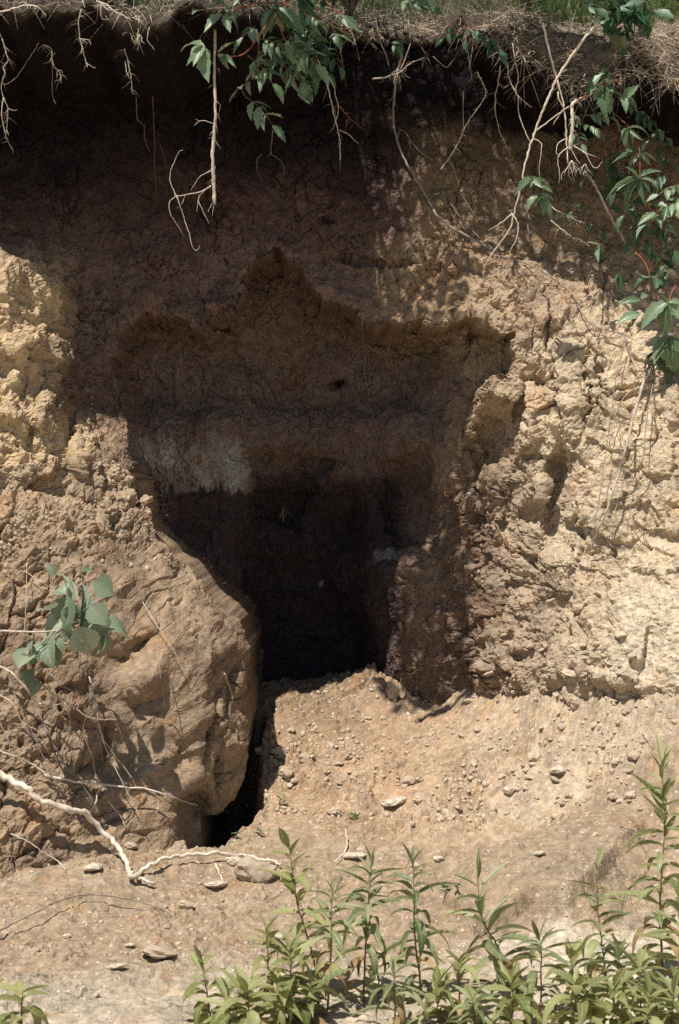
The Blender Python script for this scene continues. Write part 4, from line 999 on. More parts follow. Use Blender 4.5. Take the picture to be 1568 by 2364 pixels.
R_('thin_root', 'thin grey root winding down the dark wall at left of centre', 'root', [(312, 190, -.1), (315, 240, -.08), (318, 275, -.06), (332, 290, -.05), (334, 320, -.04), (345, 350, -.03)], 1.8, .8, M_GREYROOT)
R_('thin_root', 'two-legged thin root on the shaded wall below the centre leaves', 'root', [(630, 300, -.1), (626, 350, -.06), (632, 360, -.05), (652, 375, -.04), (657, 405, -.03)], 1.6, .7, M_GREYROOT, [([(626, 352, -.06), (618, 362, -.06)], 1.2, .5), ([(605, 355, -.06), (594, 370, -.05), (594, 395, -.04), (607, 418, -.03)], 1.4, .6)])
R_('thin_root', 'small red root on the wall between the hollow and the grey bent root', 'root', [(640, 440, 's', .015), (626, 458, 's', .015), (608, 470, 's', .015)], 1.4, .6, M_RED)
R_('hanging_root', 'thin grey root trailing down the rear wall inside the hollow', 'root', [(836, 740, 's', .02), (840, 790, 's', .02), (845, 830, 's', .02), (842, 860, 's', .02), (852, 910, 's', .02), (862, 960, 's', .02), (866, 1000, 's', .02), (882, 1034, 's', .02)], 3.2, 1.8, M_GREYROOT)
# the right slope
R_('wall_root', 'pale forked root clinging to the sunlit right slope with its shadow beside it', 'root', [(1492, 850, 's', 0.076), (1484, 890, 's', 0.095), (1472, 930, 's', 0.095), (1458, 980, 's', 0.095), (1444, 1040, 's', 0.095), (1430, 1090, 's', 0.085), (1412, 1140, 's', 0.085), (1398, 1190, 's', 0.076), (1378, 1230, 's', 0.067), (1362, 1275, 's', 0.038)], 8, 4, M_ROOT,
   [([(1484, 890, 's', 0.095), (1452, 905, 's', 0.057), (1434, 930, 's', 0.057), (1415, 975, 's', 0.038), (1400, 1030, 's', 0.038)], 3, 1.4), ([(1440, 1050, 's', 0.085), (1438, 1120, 's', 0.057), (1420, 1180, 's', 0.057), (1405, 1250, 's', 0.038)], 3, 1.4), ([(1420, 1120, 's', 0.085), (1398, 1130, 's', 0.057)], 2, 1), ([(1462, 965, 's', 0.095), (1445, 960, 's', 0.057)], 2.4, 1)])
R_('wall_vine', 'long thin vine hanging down the right slope left of the forked root', 'vine', [(1450, 775, 's', .05), (1425, 860, 's', .06), (1412, 950, 's', .07), (1398, 1050, 's', .07), (1386, 1140, 's', .06), (1368, 1240, 's', .05), (1350, 1330, 's', .02)], 2.6, 1.4, M_GREYROOT, [([(1412, 950, 's', .07), (1432, 1010, 's', .06), (1426, 1090, 's', .04)], 1.8, 1)])
R_('wall_vine', 'thin dark vine right of the forked root on the pale slope', 'vine', [(1510, 880, 's', .05), (1494, 960, 's', .07), (1486, 1050, 's', .07), (1462, 1140, 's', .06), (1448, 1230, 's', .04), (1440, 1300, 's', .02)], 2.8, 1.4, M_GREYROOT)
R_('rotten_root', 'knotty broken stump of root at the corner of the right slope below the leaves', 'root', [(1505, 835, 's', .05), (1498, 860, 's', .06), (1488, 890, 's', .05)], 13, 7, M_GREYROOT, hair((1490, 850, -.55), 4, 50, 1.3))
R_('thin_root', 'fine dark root hanging straight down the sunlit right slope', 'root', [(1338, 850, 's', .012), (1340, 900, 's', .012), (1338, 950, 's', .012), (1342, 1000, 's', .012)], 1.5, .8, M_GREYROOT)
R_('thin_root', 'thin curling rootlet on the edge between hollow and right slope', 'root', [(1180, 980, 's', .03), (1172, 985, 's', .04), (1168, 1005, 's', .03), (1166, 1045, 's', .02)], 1.6, .8, M_ROOT)
R_('thin_root', 'small upright rootlet standing on the ledge in the dark of the hollow', 'root', [(655, 1205, 's', .02), (653, 1185, 's', .05), (655, 1172, 's', .06)], 2, 1, M_ROOT)
R_('red_shoot', 'orange brown stem curving through the leaves at the right edge', 'stem', [(1468, 582, -.55), (1488, 605, -.56), (1500, 635, -.57), (1508, 660, -.58), (1514, 695, -.58)], 4.5, 3.2, M_RED)
R_('red_shoot', 'orange stem rising from the corner stump to the large leaves', 'stem', [(1488, 850, 's', .05), (1500, 825, -.55), (1516, 795, -.57), (1520, 760, -.58), (1515, 725, -.58)], 4.2, 3.4, M_RED, [([(1452, 755, -.54), (1462, 735, -.55), (1472, 720, -.56)], 2.6, 2)])
R_('bare_shoot', 'thin leafless grey stem curving down among the right leaves', 'stem', [(1412, 250, -.55), (1425, 285, -.55), (1440, 315, -.55), (1452, 335, -.55), (1474, 362, -.56)], 2.2, 1.6, M_GREYROOT)
# the foot, left
R_('fallen_branch', 'thick bare white branch across the lower left ground, kinked where it turns up', 'branch',
   [(-60, 1745, 's', .10), (0, 1788, 's', .09), (60, 1818, 's', .085), (90, 1845, 's', .085), (160, 1868, 's', .08), (200, 1880, 's', .08), (235, 1918, 's', .08), (262, 1945, 's', .08), (285, 1978, 's', .07), (298, 2010, 's', .06), (310, 2026, 's', .045), (326, 2014, 's', .05), (352, 1994, 's', .08), (400, 1978, 's', .10), (455, 1971, 's', .10), (520, 1972, 's', .08), (575, 1978, 's', .06), (620, 1988, 's', .045), (648, 1996, 's', .03)], 15, 6, M_STICK,
   [([(308, 2024, 's', .05), (330, 2028, 's', .04), (345, 2036, 's', .03), (357, 2043, 's', .02)], 8, 6)], jit=.003, sides=9)
R_('fallen_branch', 'thin knobbly root lying over the spur and bridging the dark cleft', 'branch', [(100, 1790, 's', .05), (150, 1800, 's', .05), (190, 1808, 's', .06), (240, 1812, 's', .06), (290, 1818, 's', .06), (340, 1822, 's', .06), (390, 1838, 's', .06), (430, 1852, 's', .05), (450, 1858, 's', .04), (568, 1886, 's', .03), (600, 1898, 's', .015)], 5.5, 3, M_STICK,
   [([(240, 1812, 's', .06), (225, 1830, 's', .05), (222, 1852, 's', .04), (205, 1880, 's', .02)], 4, 3), ([(355, 1828, 's', .06), (366, 1850, 's', .04), (362, 1880, 's', .02)], 3, 1.6), ([(250, 1850, 's', .04), (275, 1880, 's', .03), (290, 1910, 's', .02)], 2.6, 1.6)])
R_('fallen_stick', 'long thin arching stem lying low on the bare ground at lower left', 'stem', [(-20, 2158, 's', .04), (30, 2132, 's', .06), (85, 2105, 's', .08), (140, 2078, 's', .09), (200, 2066, 's', .09), (260, 2070, 's', .08), (320, 2082, 's', .05), (370, 2098, 's', .01), (395, 2112, 's', .005)], 4.2, 2, M_GREYROOT)
R_('fallen_stick', 'short pale curved stalk on the ground right of the cleft', 'stem', [(797, 1916, 's', .02), (802, 1940, 's', .03), (797, 1965, 's', .02), (784, 1980, 's', .01), (772, 1990, 's', .005)], 4, 3.4, M_STICK)
R_('fallen_stick', 'short dry stick lying beside the white branch on the left ground', 'stem', [(25, 1925, 's', .01), (60, 1940, 's', .02), (100, 1968, 's', .02), (130, 1985, 's', .015), (150, 2008, 's', .005)], 2.6, 1.8, M_STICK)
R_('twig', 'pale peg of root standing beside the broken pale rock', 'twig', [(498, 1994, 's', .02), (506, 2015, 's', .03), (518, 2042, 's', .01)], 4.5, 3.6, M_STICK)
for lab, path, r0, r1 in [
    ('long pale twig running down the spur below the poplar leaves', [(-10, 1536, 's', 0.152), (25, 1552, 's', 0.171), (60, 1590, 's', 0.171), (85, 1620, 's', 0.152), (110, 1628, 's', 0.133), (140, 1626, 's', 0.114)], 5, 2.4),
    ('pale twig with a blunt end pointing right across the spur', [(95, 1578, 's', 0.190), (125, 1605, 's', 0.209), (160, 1625, 's', 0.209), (200, 1654, 's', 0.209), (235, 1662, 's', 0.190), (270, 1660, 's', 0.171)], 3.4, 3),
    ('dark root crossing the spur and ending near the white branch', [(45, 1570, 's', 0.095), (78, 1610, 's', 0.095), (95, 1660, 's', 0.095), (125, 1720, 's', 0.095), (150, 1765, 's', 0.076), (180, 1800, 's', 0.057), (230, 1870, 's', 0.038)], 4, 3),
    ('long straight bundle of stems hanging down the middle of the spur', [(205, 1560, 's', 0.076), (220, 1620, 's', 0.114), (230, 1680, 's', 0.114), (250, 1740, 's', 0.114), (280, 1800, 's', 0.095), (330, 1900, 's', 0.038)], 3, 1.8),
    ('thin stem beside the bundle on the spur with a red tinge', [(115, 1555, 's', 0.095), (150, 1585, 's', 0.114), (190, 1610, 's', 0.114), (215, 1640, 's', 0.114), (228, 1700, 's', 0.114), (238, 1760, 's', 0.095)], 3, 1.6),
    ('thin vertical stem at the upper left of the spur', [(62, 1300, 's', 0.038), (60, 1380, 's', 0.057), (58, 1440, 's', 0.057), (54, 1468, 's', 0.057)], 1.8, 1.2),
    ('slanting dry stalk on the slope above the poplar leaves', [(60, 1320, 's', 0.028), (105, 1350, 's', 0.038), (150, 1370, 's', 0.028)], 2, 1.2),
    ('fine root slanting down the right shoulder of the spur', [(330, 1390, 's', 0.038), (360, 1440, 's', 0.038), (400, 1500, 's', 0.038), (430, 1560, 's', 0.028), (448, 1580, 's', 0.019)], 1.8, 1.2),
    ('pale flat root strip on the right edge of the spur beside the cleft', [(518, 1555, 's', 0.038), (528, 1580, 's', 0.057), (536, 1605, 's', 0.038)], 4, 3),
    ('small forked wishbone rootlet on the shaded foot of the spur', [(276, 1680, 's', 0.076), (280, 1700, 's', 0.076), (284, 1720, 's', 0.057), (272, 1740, 's', 0.038)], 2, 1.4),
    ('knobbly root along the ground at the left edge above the white branch', [(-10, 1730, 's', 0.057), (30, 1745, 's', 0.076), (75, 1765, 's', 0.076), (120, 1795, 's', 0.057), (135, 1808, 's', 0.038)], 4.4, 3.6),
    ('thin stem leaning at the lower left edge of the spur', [(-5, 1660, 's', 0.095), (15, 1700, 's', 0.095), (40, 1740, 's', 0.076), (55, 1780, 's', 0.038)], 2.4, 1.6),
    ('crooked thin twig crossing under the poplar leaves toward the left edge', [(-8, 1600, 's', .11), (30, 1625, 's', .12), (52, 1668, 's', .11), (90, 1690, 's', .10), (112, 1740, 's', .06)], 2.6, 1.4),
    ('thin twig forking off below the blunt pale twig', [(150, 1622, 's', .14), (162, 1668, 's', .12), (150, 1700, 's', .10), (172, 1745, 's', .06), (166, 1790, 's', .03)], 2.2, 1.2),
    ('long thin dark twig along the left edge of the spur', [(14, 1540, 's', .10), (40, 1620, 's', .12), (78, 1700, 's', .12), (120, 1790, 's', .09), (150, 1850, 's', .04)], 2.8, 1.6),
    ('fine pale twig arching left of the stem bundle', [(180, 1600, 's', .12), (198, 1640, 's', .12), (192, 1690, 's', .11), (214, 1750, 's', .09), (226, 1820, 's', .04)], 1.8, 1.0),
    ('short stiff twig pointing down right above the knobbly root', [(232, 1700, 's', .10), (262, 1740, 's', .10), (300, 1790, 's', .08), (322, 1830, 's', .05)], 2.4, 1.2),
    ('straight dry stem rising over the dark hole of the spur', [(366, 1495, 's', 0.076), (370, 1560, 's', 0.095), (378, 1600, 's', 0.076), (378, 1640, 's', 0.038)], 2.4, 2.4)]:
    m_ = M_GREYROOT if 'dark' in lab or 'red' in lab else M_ROOT
    R_('spur_twig', lab, 'twig', path, r0, r1, m_, group='twigs and roots on the spur')
for lab, path in [('small curved twig on the fallen earth at right of centre', [(1080, 1862, 's', .005), (1096, 1870, 's', .012), (1101, 1886, 's', .004)]), ('small pale stick lying on the ground near the tall right weed', [(1430, 1906, 's', .01), (1465, 1915, 's', .008)]),
                  ('thin forked twig on the pale slope at the right', [(1480, 1680, 's', .01), (1490, 1700, 's', .02), (1508, 1728, 's', .01)]), ('short twig lying on the fallen earth near the cleft', [(712, 1845, 's', .01), (722, 1835, 's', .014), (734, 1826, 's', .006)])]:
    R_('ground_twig', lab, 'twig', path, 2.6, 1.6, M_ROOT, group='small twigs on the ground')
# ------------------------------------------------------------------ leafy shoots
def shoot(name, label, cat, stem_paths, mat, group=None):
    base = PT(stem_paths[0][0][0])
    th = thing(name, label, cat, base, group)
    for (path, r0, r1) in stem_paths:
        pts = smooth_path([PT(p) for p in path], 5, .001)
        m = MB(); m.tube(pts, [(r0 + (r1 - r0) * i / (len(pts) - 1)) * .001 for i in range(len(pts))], 6)
        m.build('stem', mat, th, origin=pts[0])
    return th, base

# the big bush at the top middle
Y0 = -.86
th, tl = shoot('leafy_bush', 'bush of toothed divided leaves hanging over the edge at the top middle', 'bush',
    [([(700, -40, -.5), (660, 5, -0.80), (636, 20, Y0)], 6, 4), ([(660, 5, -0.80), (580, 10, Y0), (518, 34, Y0)], 4, 2), ([(636, 20, Y0), (650, 70, Y0), (660, 93, -.7)], 4, 2.5), ([(636, 20, Y0), (600, 80, Y0), (570, 120, -.7), (540, 130, -.7), (505, 125, -0.84)], 4, 2),
     ([(700, -40, -.5), (760, 10, -.7), (790, 38, Y0), (795, 80, Y0)], 4, 2), ([(600, 80, Y0), (590, 160, -.7), (560, 200, -0.80), (568, 225, -0.80)], 3, 1.6)], M_RED)
fan(th, tl, (518, 34), [(476, 68), (530, 70), (575, 56)], Y0, BOX, 1.0)
fan(th, tl, (636, 20), [(574, 62), (598, 72), (618, 66), (646, 74), (668, 58), (706, 78), (690, 22), (640, -10), (600, 5)], Y0, BOX, .8)
fan(th, tl, (790, 38), [(766, 60), (800, 62), (828, 72), (775, 30)], Y0, BOX, .9)
fan(th, tl, (780, 78), [(822, 94), (793, 115), (768, 98), (758, 80)], Y0, BOX, .8)
fan(th, tl, (470, 108), [(428, 106), (425, 142), (446, 148), (476, 180), (504, 138), (418, 72)], Y0 - .02, BOX, .95)
fan(th, tl, (505, 125), [(540, 95), (520, 142), (545, 150), (526, 160)], Y0, BOX, .6)
for (a, b, c, d, pr, ll, yy) in [(572, 128, 632, 196, 4, .075, -0.88), (650, 88, 732, 152, 4, .085, -0.88), (566, 222, 632, 292, 3, .075, -0.84), (600, 88, 660, 120, 3, .06, -0.84), (660, 96, 700, 190, 4, .07, -0.82), (640, 130, 690, 205, 3, .07, -0.80), (700, 30, 745, 60, 3, .055, -0.84),
                                 (590, 60, 560, 88, 2, .06, -0.86), (700, 60, 735, 110, 3, .06, -.7), (600, 150, 575, 190, 2, .05, -.7), (560, 196, 542, 215, 1, .05, -0.80), (620, 100, 610, 160, 3, .06, -0.80), (740, 40, 720, 90, 2, .05, -0.78), (545, 30, 520, 10, 2, .06, -0.84), (470, 20, 440, 0, 1, .07, -.7), (560, 0, 530, -20, 2, .07, -.7), (650, 150, 700, 195, 2, .07, -.7)]:
    compound(th, tl, A(a, b, yy), A(c, d, yy - .02), pr, ll, BOX)
for i in range(26):
    a_, b_ = random.uniform(650, 752), random.uniform(-20, 190)
    if a_ > 700 and b_ > 150: continue
    yy = random.uniform(-0.78, -.5)
    compound(th, tl, A(a_, b_, yy), A(a_ + random.uniform(-40, 50), b_ + random.uniform(20, 60), yy - .02), random.choice((2, 3)), random.uniform(.05, .065), BOXD)
# other shoots on the face and along the top
th, tl = shoot('leaf_sprig', 'small rosette of pointed leaves at the top of the mossy tuft root', 'leaves', [([(926, 150, -.36), (928, 120, -.4), (926, 98, -.42)], 2.4, 1.6)], M_RED)
fan(th, tl, (924, 100), [(898, 112), (905, 95), (930, 88), (945, 102), (938, 122), (915, 125), (925, 130)], -.42, BOX, .8)
th, tl = shoot('leaf_sprig', 'hanging spray of dark leaves under the turf left of the crossing sticks', 'leaves', [([(1060, 60, -.35), (1095, 70, -.44), (1140, 85, -.46)], 3, 1.6)], M_RED)
for (a, b, c, d, pr, ll) in [(1092, 68, 1130, 90, 3, .06), (1130, 82, 1158, 118, 2, .06), (1060, 70, 1020, 90, 2, .05), (1080, 60, 1075, 95, 2, .05)]: compound(th, tl, A(a, b, -.45), A(c, d, -.47), pr, ll, BOXD)
th, tl = shoot('leaf_sprig', 'light green leaves poking over the edge at the top middle right', 'leaves', [([(960, -20, -.2), (950, 0, -.36), (945, 10, -.4)], 3, 2)], M_RED)
fan(th, tl, (945, 4), [(932, 22), (950, 24), (970, 14), (1022, 22), (1012, 2)], -.42, BOX, .9)
th, tl = shoot('leaf_sprig', 'arching leafy twig just below the straw at the right', 'leaves', [([(1330, 236, -.56), (1362, 215, -.58), (1400, 195, -.6), (1410, 180, -.6)], 4, 2)], M_RED)
fan(th, tl, (1400, 168), [(1352, 200), (1372, 150), (1388, 182), (1340, 206), (1404, 152)], -.6, BOX, .85)
fan(th, tl, (1396, 200), [(1388, 262), (1402, 266), (1374, 238), (1414, 258), (1420, 212)], -.6, BOX, .9)
fan(th, tl, (1436, 225), [(1508, 240), (1486, 264), (1470, 195), (1452, 254), (1420, 205)], -.62, BOX, .95)
for (a, b, c, d, pr, ll) in [(1345, 268, 1410, 272, 3, .055), (1340, 285, 1388, 308, 3, .05), (1330, 300, 1345, 335, 2, .05), (1345, 262, 1310, 300, 2, .045)]: compound(th, tl, A(a, b, -.52), A(c, d, -.54), pr, ll, BOX)
th, tl = shoot('leaf_sprig', 'long pointed leaves at the end of the bare shoot on the right', 'leaves', [([(1420, 262, -.56), (1440, 280, -.6), (1455, 295, -.62)], 2.6, 1.6)], M_RED)
fan(th, tl, (1452, 295), [(1502, 274), (1478, 318), (1466, 334), (1440, 340), (1418, 318), (1424, 296)], -.62, BOX, .6)
th, tl = shoot('leaf_sprig', 'tall shoot with many crossing leaves halfway up the right edge', 'leaves', [([(1520, 560, -.4), (1500, 480, -.56), (1480, 420, -.6), (1478, 360, -.6), (1474, 300, -.58)], 4, 2)], M_RED)
fan(th, tl, (1474, 412), [(1386, 428), (1412, 462), (1484, 470), (1530, 378), (1532, 408), (1428, 432), (1448, 384), (1500, 440), (1440, 470)], -.6, BOX, .55)
fan(th, tl, (1480, 350), [(1486, 318), (1494, 382), (1462, 372), (1520, 366), (1440, 380), (1455, 335), (1415, 365)], -.58, BOX, .55)
for (a, b, c, d, pr, ll, yy) in [(1490, 440, 1440, 500, 3, .06, -.5), (1500, 470, 1470, 540, 3, .065, -.5), (1510, 480, 1500, 560, 3, .065, -.5), (1520, 500, 1560, 580, 3, .07, -.5), (1440, 400, 1420, 440, 2, .06, -.44), (1400, 380, 1430, 420, 3, .055, -.42), (1480, 520, 1450, 560, 2, .055, -.48), (1540, 560, 1530, 640, 2, .06, -.45), (1470, 340, 1430, 350, 2, .05, -.45), (1500, 300, 1540, 320, 2, .05, -.4), (1460, 440, 1420, 400, 3, .055, -.4)]: compound(th, tl, A(a, b, yy), A(c, d, yy - .02), pr, ll, BOXD)
th, tl = shoot('leaf_sprig', 'drooping sprig of leaves on the long crossing stick', 'leaves', [([(1205, 425, -.58), (1225, 415, -.62), (1245, 415, -.63), (1268, 430, -.63)], 2.6, 1.6)], M_RED)
fan(th, tl, (1236, 412), [(1176, 440), (1210, 408), (1262, 412), (1272, 442), (1224, 428), (1250, 432)], -.62, BOX, .9)
fan(th, tl, (1250, 452), [(1204, 466), (1262, 488), (1288, 452), (1236, 474), (1220, 458), (1280, 478), (1284, 500)], -.62, BOX, .85)
th, tl = shoot('leaf_sprig', 'row of pale drooping leaflets reaching in from the right edge, upper of two', 'leaves', [([(1640, 420, -.6), (1590, 435, -.66), (1560, 442, -.68)], 2.4, 1.6)], M_RED)
compound(th, tl, A(1640, 425, -.66), A(1518, 450, -.68), 6, .05, BOX, (-.2, -.5, .9), wk=1.2)
th, tl = shoot('leaf_sprig', 'row of pale drooping leaflets at the right edge, lower of two', 'leaves', [([(1640, 455, -.6), (1590, 468, -.66), (1570, 470, -.68)], 2.4, 1.6)], M_RED)
compound(th, tl, A(1650, 460, -.66), A(1512, 492, -.7), 6, .07, BOX, (-.2, -.6, .8))
compound(th, tl, A(1600, 480, -.64), A(1490, 520, -.66), 3, .06, BOX)
th, tl = shoot('leaf_sprig', 'small leaf sprig at the end of the lower crinkled root', 'leaves', [([(1362, 568, -.42), (1378, 562, -.45), (1395, 570, -.46)], 2.2, 1.4)], M_RED)
fan(th, tl, (1382, 566), [(1358, 556), (1362, 598), (1380, 604), (1402, 588), (1400, 565)], -.46, BOX, .75)
fan(th, tl, (1428, 632), [(1432, 678), (1420, 650)], -.42, BOXD, .7)
th, tl = shoot('leaf_sprig', 'spray of very large toothed leaves hanging at the right edge', 'leaves', [([(1600, 600, -.5), (1560, 660, -.6), (1542, 700, -.64)], 5, 3)], M_RED)
fan(th, tl, (1542, 702), [(1472, 748), (1506, 758), (1546, 766), (1590, 740), (1528, 678), (1580, 690)], -.64, BOX, .9)
fan(th, tl, (1478, 692), [(1432, 690), (1500, 668)], -.6, BOX, 1.0)
fan(th, tl, (1478, 724), [(1430, 730), (1450, 748)], -.6, BOX, 1.0)
fan(th, tl, (1545, 775), [(1500, 806), (1528, 852), (1575, 805), (1512, 834), (1560, 840), (1590, 860)], -.6, BOX, .95)
fan(th, tl, (1520, 820), [(1482, 822), (1498, 852), (1535, 868)], -.58, BOXD, .8)
for (a, b, c, d, pr, ll, yy) in [(1540, 660, 1500, 640, 2, .07, -.5), (1560, 640, 1520, 600, 2, .07, -.48), (1540, 760, 1520, 800, 2, .07, -.55), (1570, 800, 1550, 850, 2, .07, -.55)]: compound(th, tl, A(a, b, yy), A(c, d, yy - .02), pr, ll, BOXD)

th, tl = shoot('leaf_sprig', 'trailing dark leaves on the shaded face between the sticks and the right edge', 'leaves', [([(1400, 330, -.4), (1380, 400, -.36), (1350, 470, -.3), (1335, 540, -.28)], 2.6, 1.4)], M_RED)
for (a, b, c, d, pr, ll, yy) in [(1392, 350, 1430, 395, 3, .055, -.42), (1385, 385, 1345, 420, 2, .05, -.38), (1375, 420, 1415, 470, 3, .055, -.38), (1355, 460, 1320, 490, 2, .045, -.33), (1345, 500, 1385, 535, 2, .05, -.33), (1460, 250, 1520, 300, 3, .055, -.45), (1500, 330, 1555, 380, 3, .06, -.45), (1545, 400, 1500, 430, 3, .055, -.46)]: compound(th, tl, A(a, b, yy), A(c, d, yy - .02), pr, ll, BOXD)
# the poplar seedling on the spur
def sp_at(px, py, lift): return hit(px, py, lift)[0]
b0 = sp_at(-30, 1462, .12)
th = thing('poplar_seedling', 'poplar seedling with round pale leaves lying over the spur at left', 'seedling', b0)
pts = smooth_path([b0, sp_at(10, 1458, .22), sp_at(110, 1458, .28), sp_at(160, 1448, .30), sp_at(190, 1430, .30)], 6, .001)
MB().tube(pts, [.0048 - .0028 * i / (len(pts) - 1) for i in range(len(pts))], 7).build('stem', M_ROOT, th, origin=pts[0])
pts2 = smooth_path([sp_at(160, 1448, .30), sp_at(172, 1400, .31), sp_at(170, 1365, .31), sp_at(160, 1330, .31)], 5)
MB().tube(pts2, [.0026 - .0014 * i / (len(pts2) - 1) for i in range(len(pts2))], 6).build('stem', M_RED, th, origin=pts2[0])
for (ax_, ay_, bx_, by_, wk, ln, nr) in [
    (172, 1440, 108, 1455, 1.05, 1.05, (-.2, -.75, .6)), (165, 1455, 195, 1468, .9, 1.1, (-.1, -.8, .5)), (150, 1410, 105, 1392, .9, 1, (-.4, -.5, .5)), (182, 1372, 146, 1350, 1.0, 1, (.2, -.7, .5)), (196, 1390, 200, 1328, .45, 1, (.7, -.5, .2)),
    (190, 1376, 186, 1432, .9, 1.1, (-.5, -.8, -.1)), (210, 1395, 206, 1430, 1.0, 1.2, (.5, -.8, .1)), (228, 1460, 246, 1370, .40, 1, (.8, -.5, .2)), (272, 1345, 324, 1365, 1.1, 1, (.1, -.8, .5)), (262, 1398, 300, 1430, 1.0, 1.05, (.1, -.9, .3)), (260, 1420, 290, 1470, 1.0, 1.05, (0, -.8, .5)),
    (310, 1450, 384, 1440, .85, 1, (-.1, -.7, .7)), (302, 1460, 312, 1515, .40, 1.1, (.8, -.5, .2)), (226, 1448, 250, 1490, .95, 1.2, (0, -.9, -.2)), (200, 1480, 236, 1500, .9, 1, (0, -.9, -.1)), (130, 1480, 110, 1508, .8, 1.1, (-.3, -.8, .3)), (140, 1478, 150, 1515, .7, 1, (.1, -.8, .4)),
    (152, 1325, 135, 1310, .9, 1.2, (0, -.8, .4)), (235, 1320, 260, 1316, .5, 1, (.1, -.7, .7)), (62, 1510, 40, 1478, .8, 1, (0, -.8, .5)), (60, 1515, 38, 1530, .9, 1, (-.1, -.8, .5)), (68, 1530, 92, 1510, .6, 1, (.3, -.8, .3)), (75, 1548, 50, 1572, .8, 1, (-.1, -.7, .6)), (85, 1570, 82, 1602, .6, 1, (.4, -.8, .2))]:
    # leaf centres were read at the picture's left quarter; the seedling stands off the earth by a hand's breadth
    p, q = sp_at(ax_ * .72 + 20, ay_, .30 + random.uniform(-.03, .04)), sp_at(bx_ * .72 + 20, by_, .30 + random.uniform(-.03, .04))
    put_leaf(th, b0, random.choice(POP), p, q - p, Vector(nr) + rv(.08), (q - p).length * ln * 1.35, wk * 1.05)
    s = pts[min(len(pts) - 1, int(len(pts) * .8))]
    if random.random() < .7:
        m = MB(); m.tube(smooth_path([pts[-6 + random.randrange(5)], (pts[-3] + p) / 2 + Vector((0, -.01, .012)), p], 4), [.0011] * 9, 5); m.build('leaf_stalk', M_PALELEAF, th, origin=p)

# ------------------------------------------------------------------ weeds in the foreground
def weed(label, path, y, nleaf, ll, r0=3.2, group='narrow-leaved weeds in the foreground', top=True, dark=False):
    top_p = A(path[0][0], path[0][1], y)
    last = path[-1]
    ctrl = [A(a, b, y) for a, b in path]
    e = ctrl[-1]; g = drop(e.x, e.y)
    if e.z > g.z + .01: ctrl.append(g - Vector((0, 0, .01)))
    pts = smooth_path(list(reversed(ctrl)), 7, .0008)
    th = thing('weed', label, 'weed', pts[0], group); tl = pts[0].copy()
    n = len(pts)
    MB().tube(pts, [(r0 - (r0 - .9) * i / (n - 1)) * .001 for i in range(n)], 7).build('stem', M_WEEDSTEM, th, origin=pts[0])
    ang = random.uniform(0, 6)
    WS = WEED2 if any(w_ in label for w_ in ('pale', 'yellowish', 'low weed', 'corner')) else WEED3 if any(w_ in label for w_ in ('slender', 'leaning', 'crowding', 'between the tall')) else WEED
    vig = random.uniform(.85, 1.15)
    nleaf = int(nleaf * .8)
    for k in range(nleaf):
        t = .10 + .90 * (k + random.uniform(-.2, .2)) / nleaf
        t = min(1, max(.05, t))
        f = t * (n - 1); i = min(n - 2, int(f)); p = pts[i].lerp(pts[i + 1], f - i)
        ax = (pts[i + 1] - pts[i]).normalized()
        ang += 2.4 + random.uniform(-.4, .4)
        out = Vector((math.cos(ang), math.sin(ang), 0)); out = (out - ax * out.dot(ax)).normalized()
        lift = .1 + 1.0 * t ** 3 + random.uniform(-.35, .55)
        if random.random() < .06: continue
        L = ll * 1.22 * (0.75 + .45 * math.sin(min(1, t * 1.1) * math.pi)) * random.uniform(.65, 1.2)
        if t > .93: L *= .85; lift += .9
        sh = WS[0] if t > .9 else random.choice(WS[1:] if t < .6 else WS[:3])
        L *= vig
        if t < .35 and random.random() < .3: sh = random.choice(WEED_DRY)
        put_leaf(th, tl, sh, p + out * .001, out + ax * lift, ax - out * .15 + rv(.15), L, random.uniform(.8, 1.25))
    return th
W = weed
W('weed with a star of upright leaves beside the pale rock, in the middle', [(668, 1945), (676, 2020), (686, 2085), (706, 2150), (726, 2225), (748, 2340)], -2.3, 40, .088)
W('weed just right of the star-topped one, crowding it', [(768, 2050), (766, 2120), (764, 2200), (756, 2363)], -2.5, 38, .08)
W('broad pale weed left of the star-topped one', [(614, 2140), (618, 2210), (620, 2290), (622, 2370)], -2.55, 36, .082)
W('weed squeezed between the pale weed and the star-topped one', [(668, 2185), (672, 2260), (674, 2363)], -2.6, 30, .082)
W('leftmost weed of the middle clump, short and yellowish', [(464, 2212), (474, 2270), (484, 2340)], -2.6, 30, .075)
W('low weed at the foot of the middle clump near its left end', [(526, 2288), (530, 2330), (532, 2380)], -2.7, 22, .075)
W('lone weed in the bottom left corner', [(52, 2285), (50, 2330), (50, 2390)], -2.75, 14, .095)
W('leafy weed left of the slender straight one near the centre', [(858, 1985), (852, 2060), (848, 2130), (842, 2230), (838, 2350)], -2.35, 52, .082)
W('slender straight weed with dark upswept leaves, right of centre', [(954, 1985), (955, 2060), (957, 2150), (966, 2230), (978, 2350)], -2.35, 48, .085)
W('leaning weed with a thick dark red stem and drooping leaves', [(1102, 2000), (1108, 2095), (1122, 2140), (1144, 2175), (1166, 2225), (1190, 2275), (1216, 2345)], -2.3, 46, .10, 4.2)
W('tall thin weed standing before the broken hummock at right', [(1378, 1990), (1380, 2095), (1390, 2180), (1398, 2245), (1406, 2320)], -2.35, 42, .085)
W('tallest weed, reaching highest at the right edge', [(1528, 1752), (1532, 1840), (1534, 1922), (1528, 2020), (1524, 2122), (1530, 2230), (1534, 2350)], -2.2, 64, .098, 4)
W('weed at the extreme right edge beyond the tallest one', [(1576, 2060), (1572, 2150), (1568, 2250), (1566, 2350)], -2.4, 34, .08)
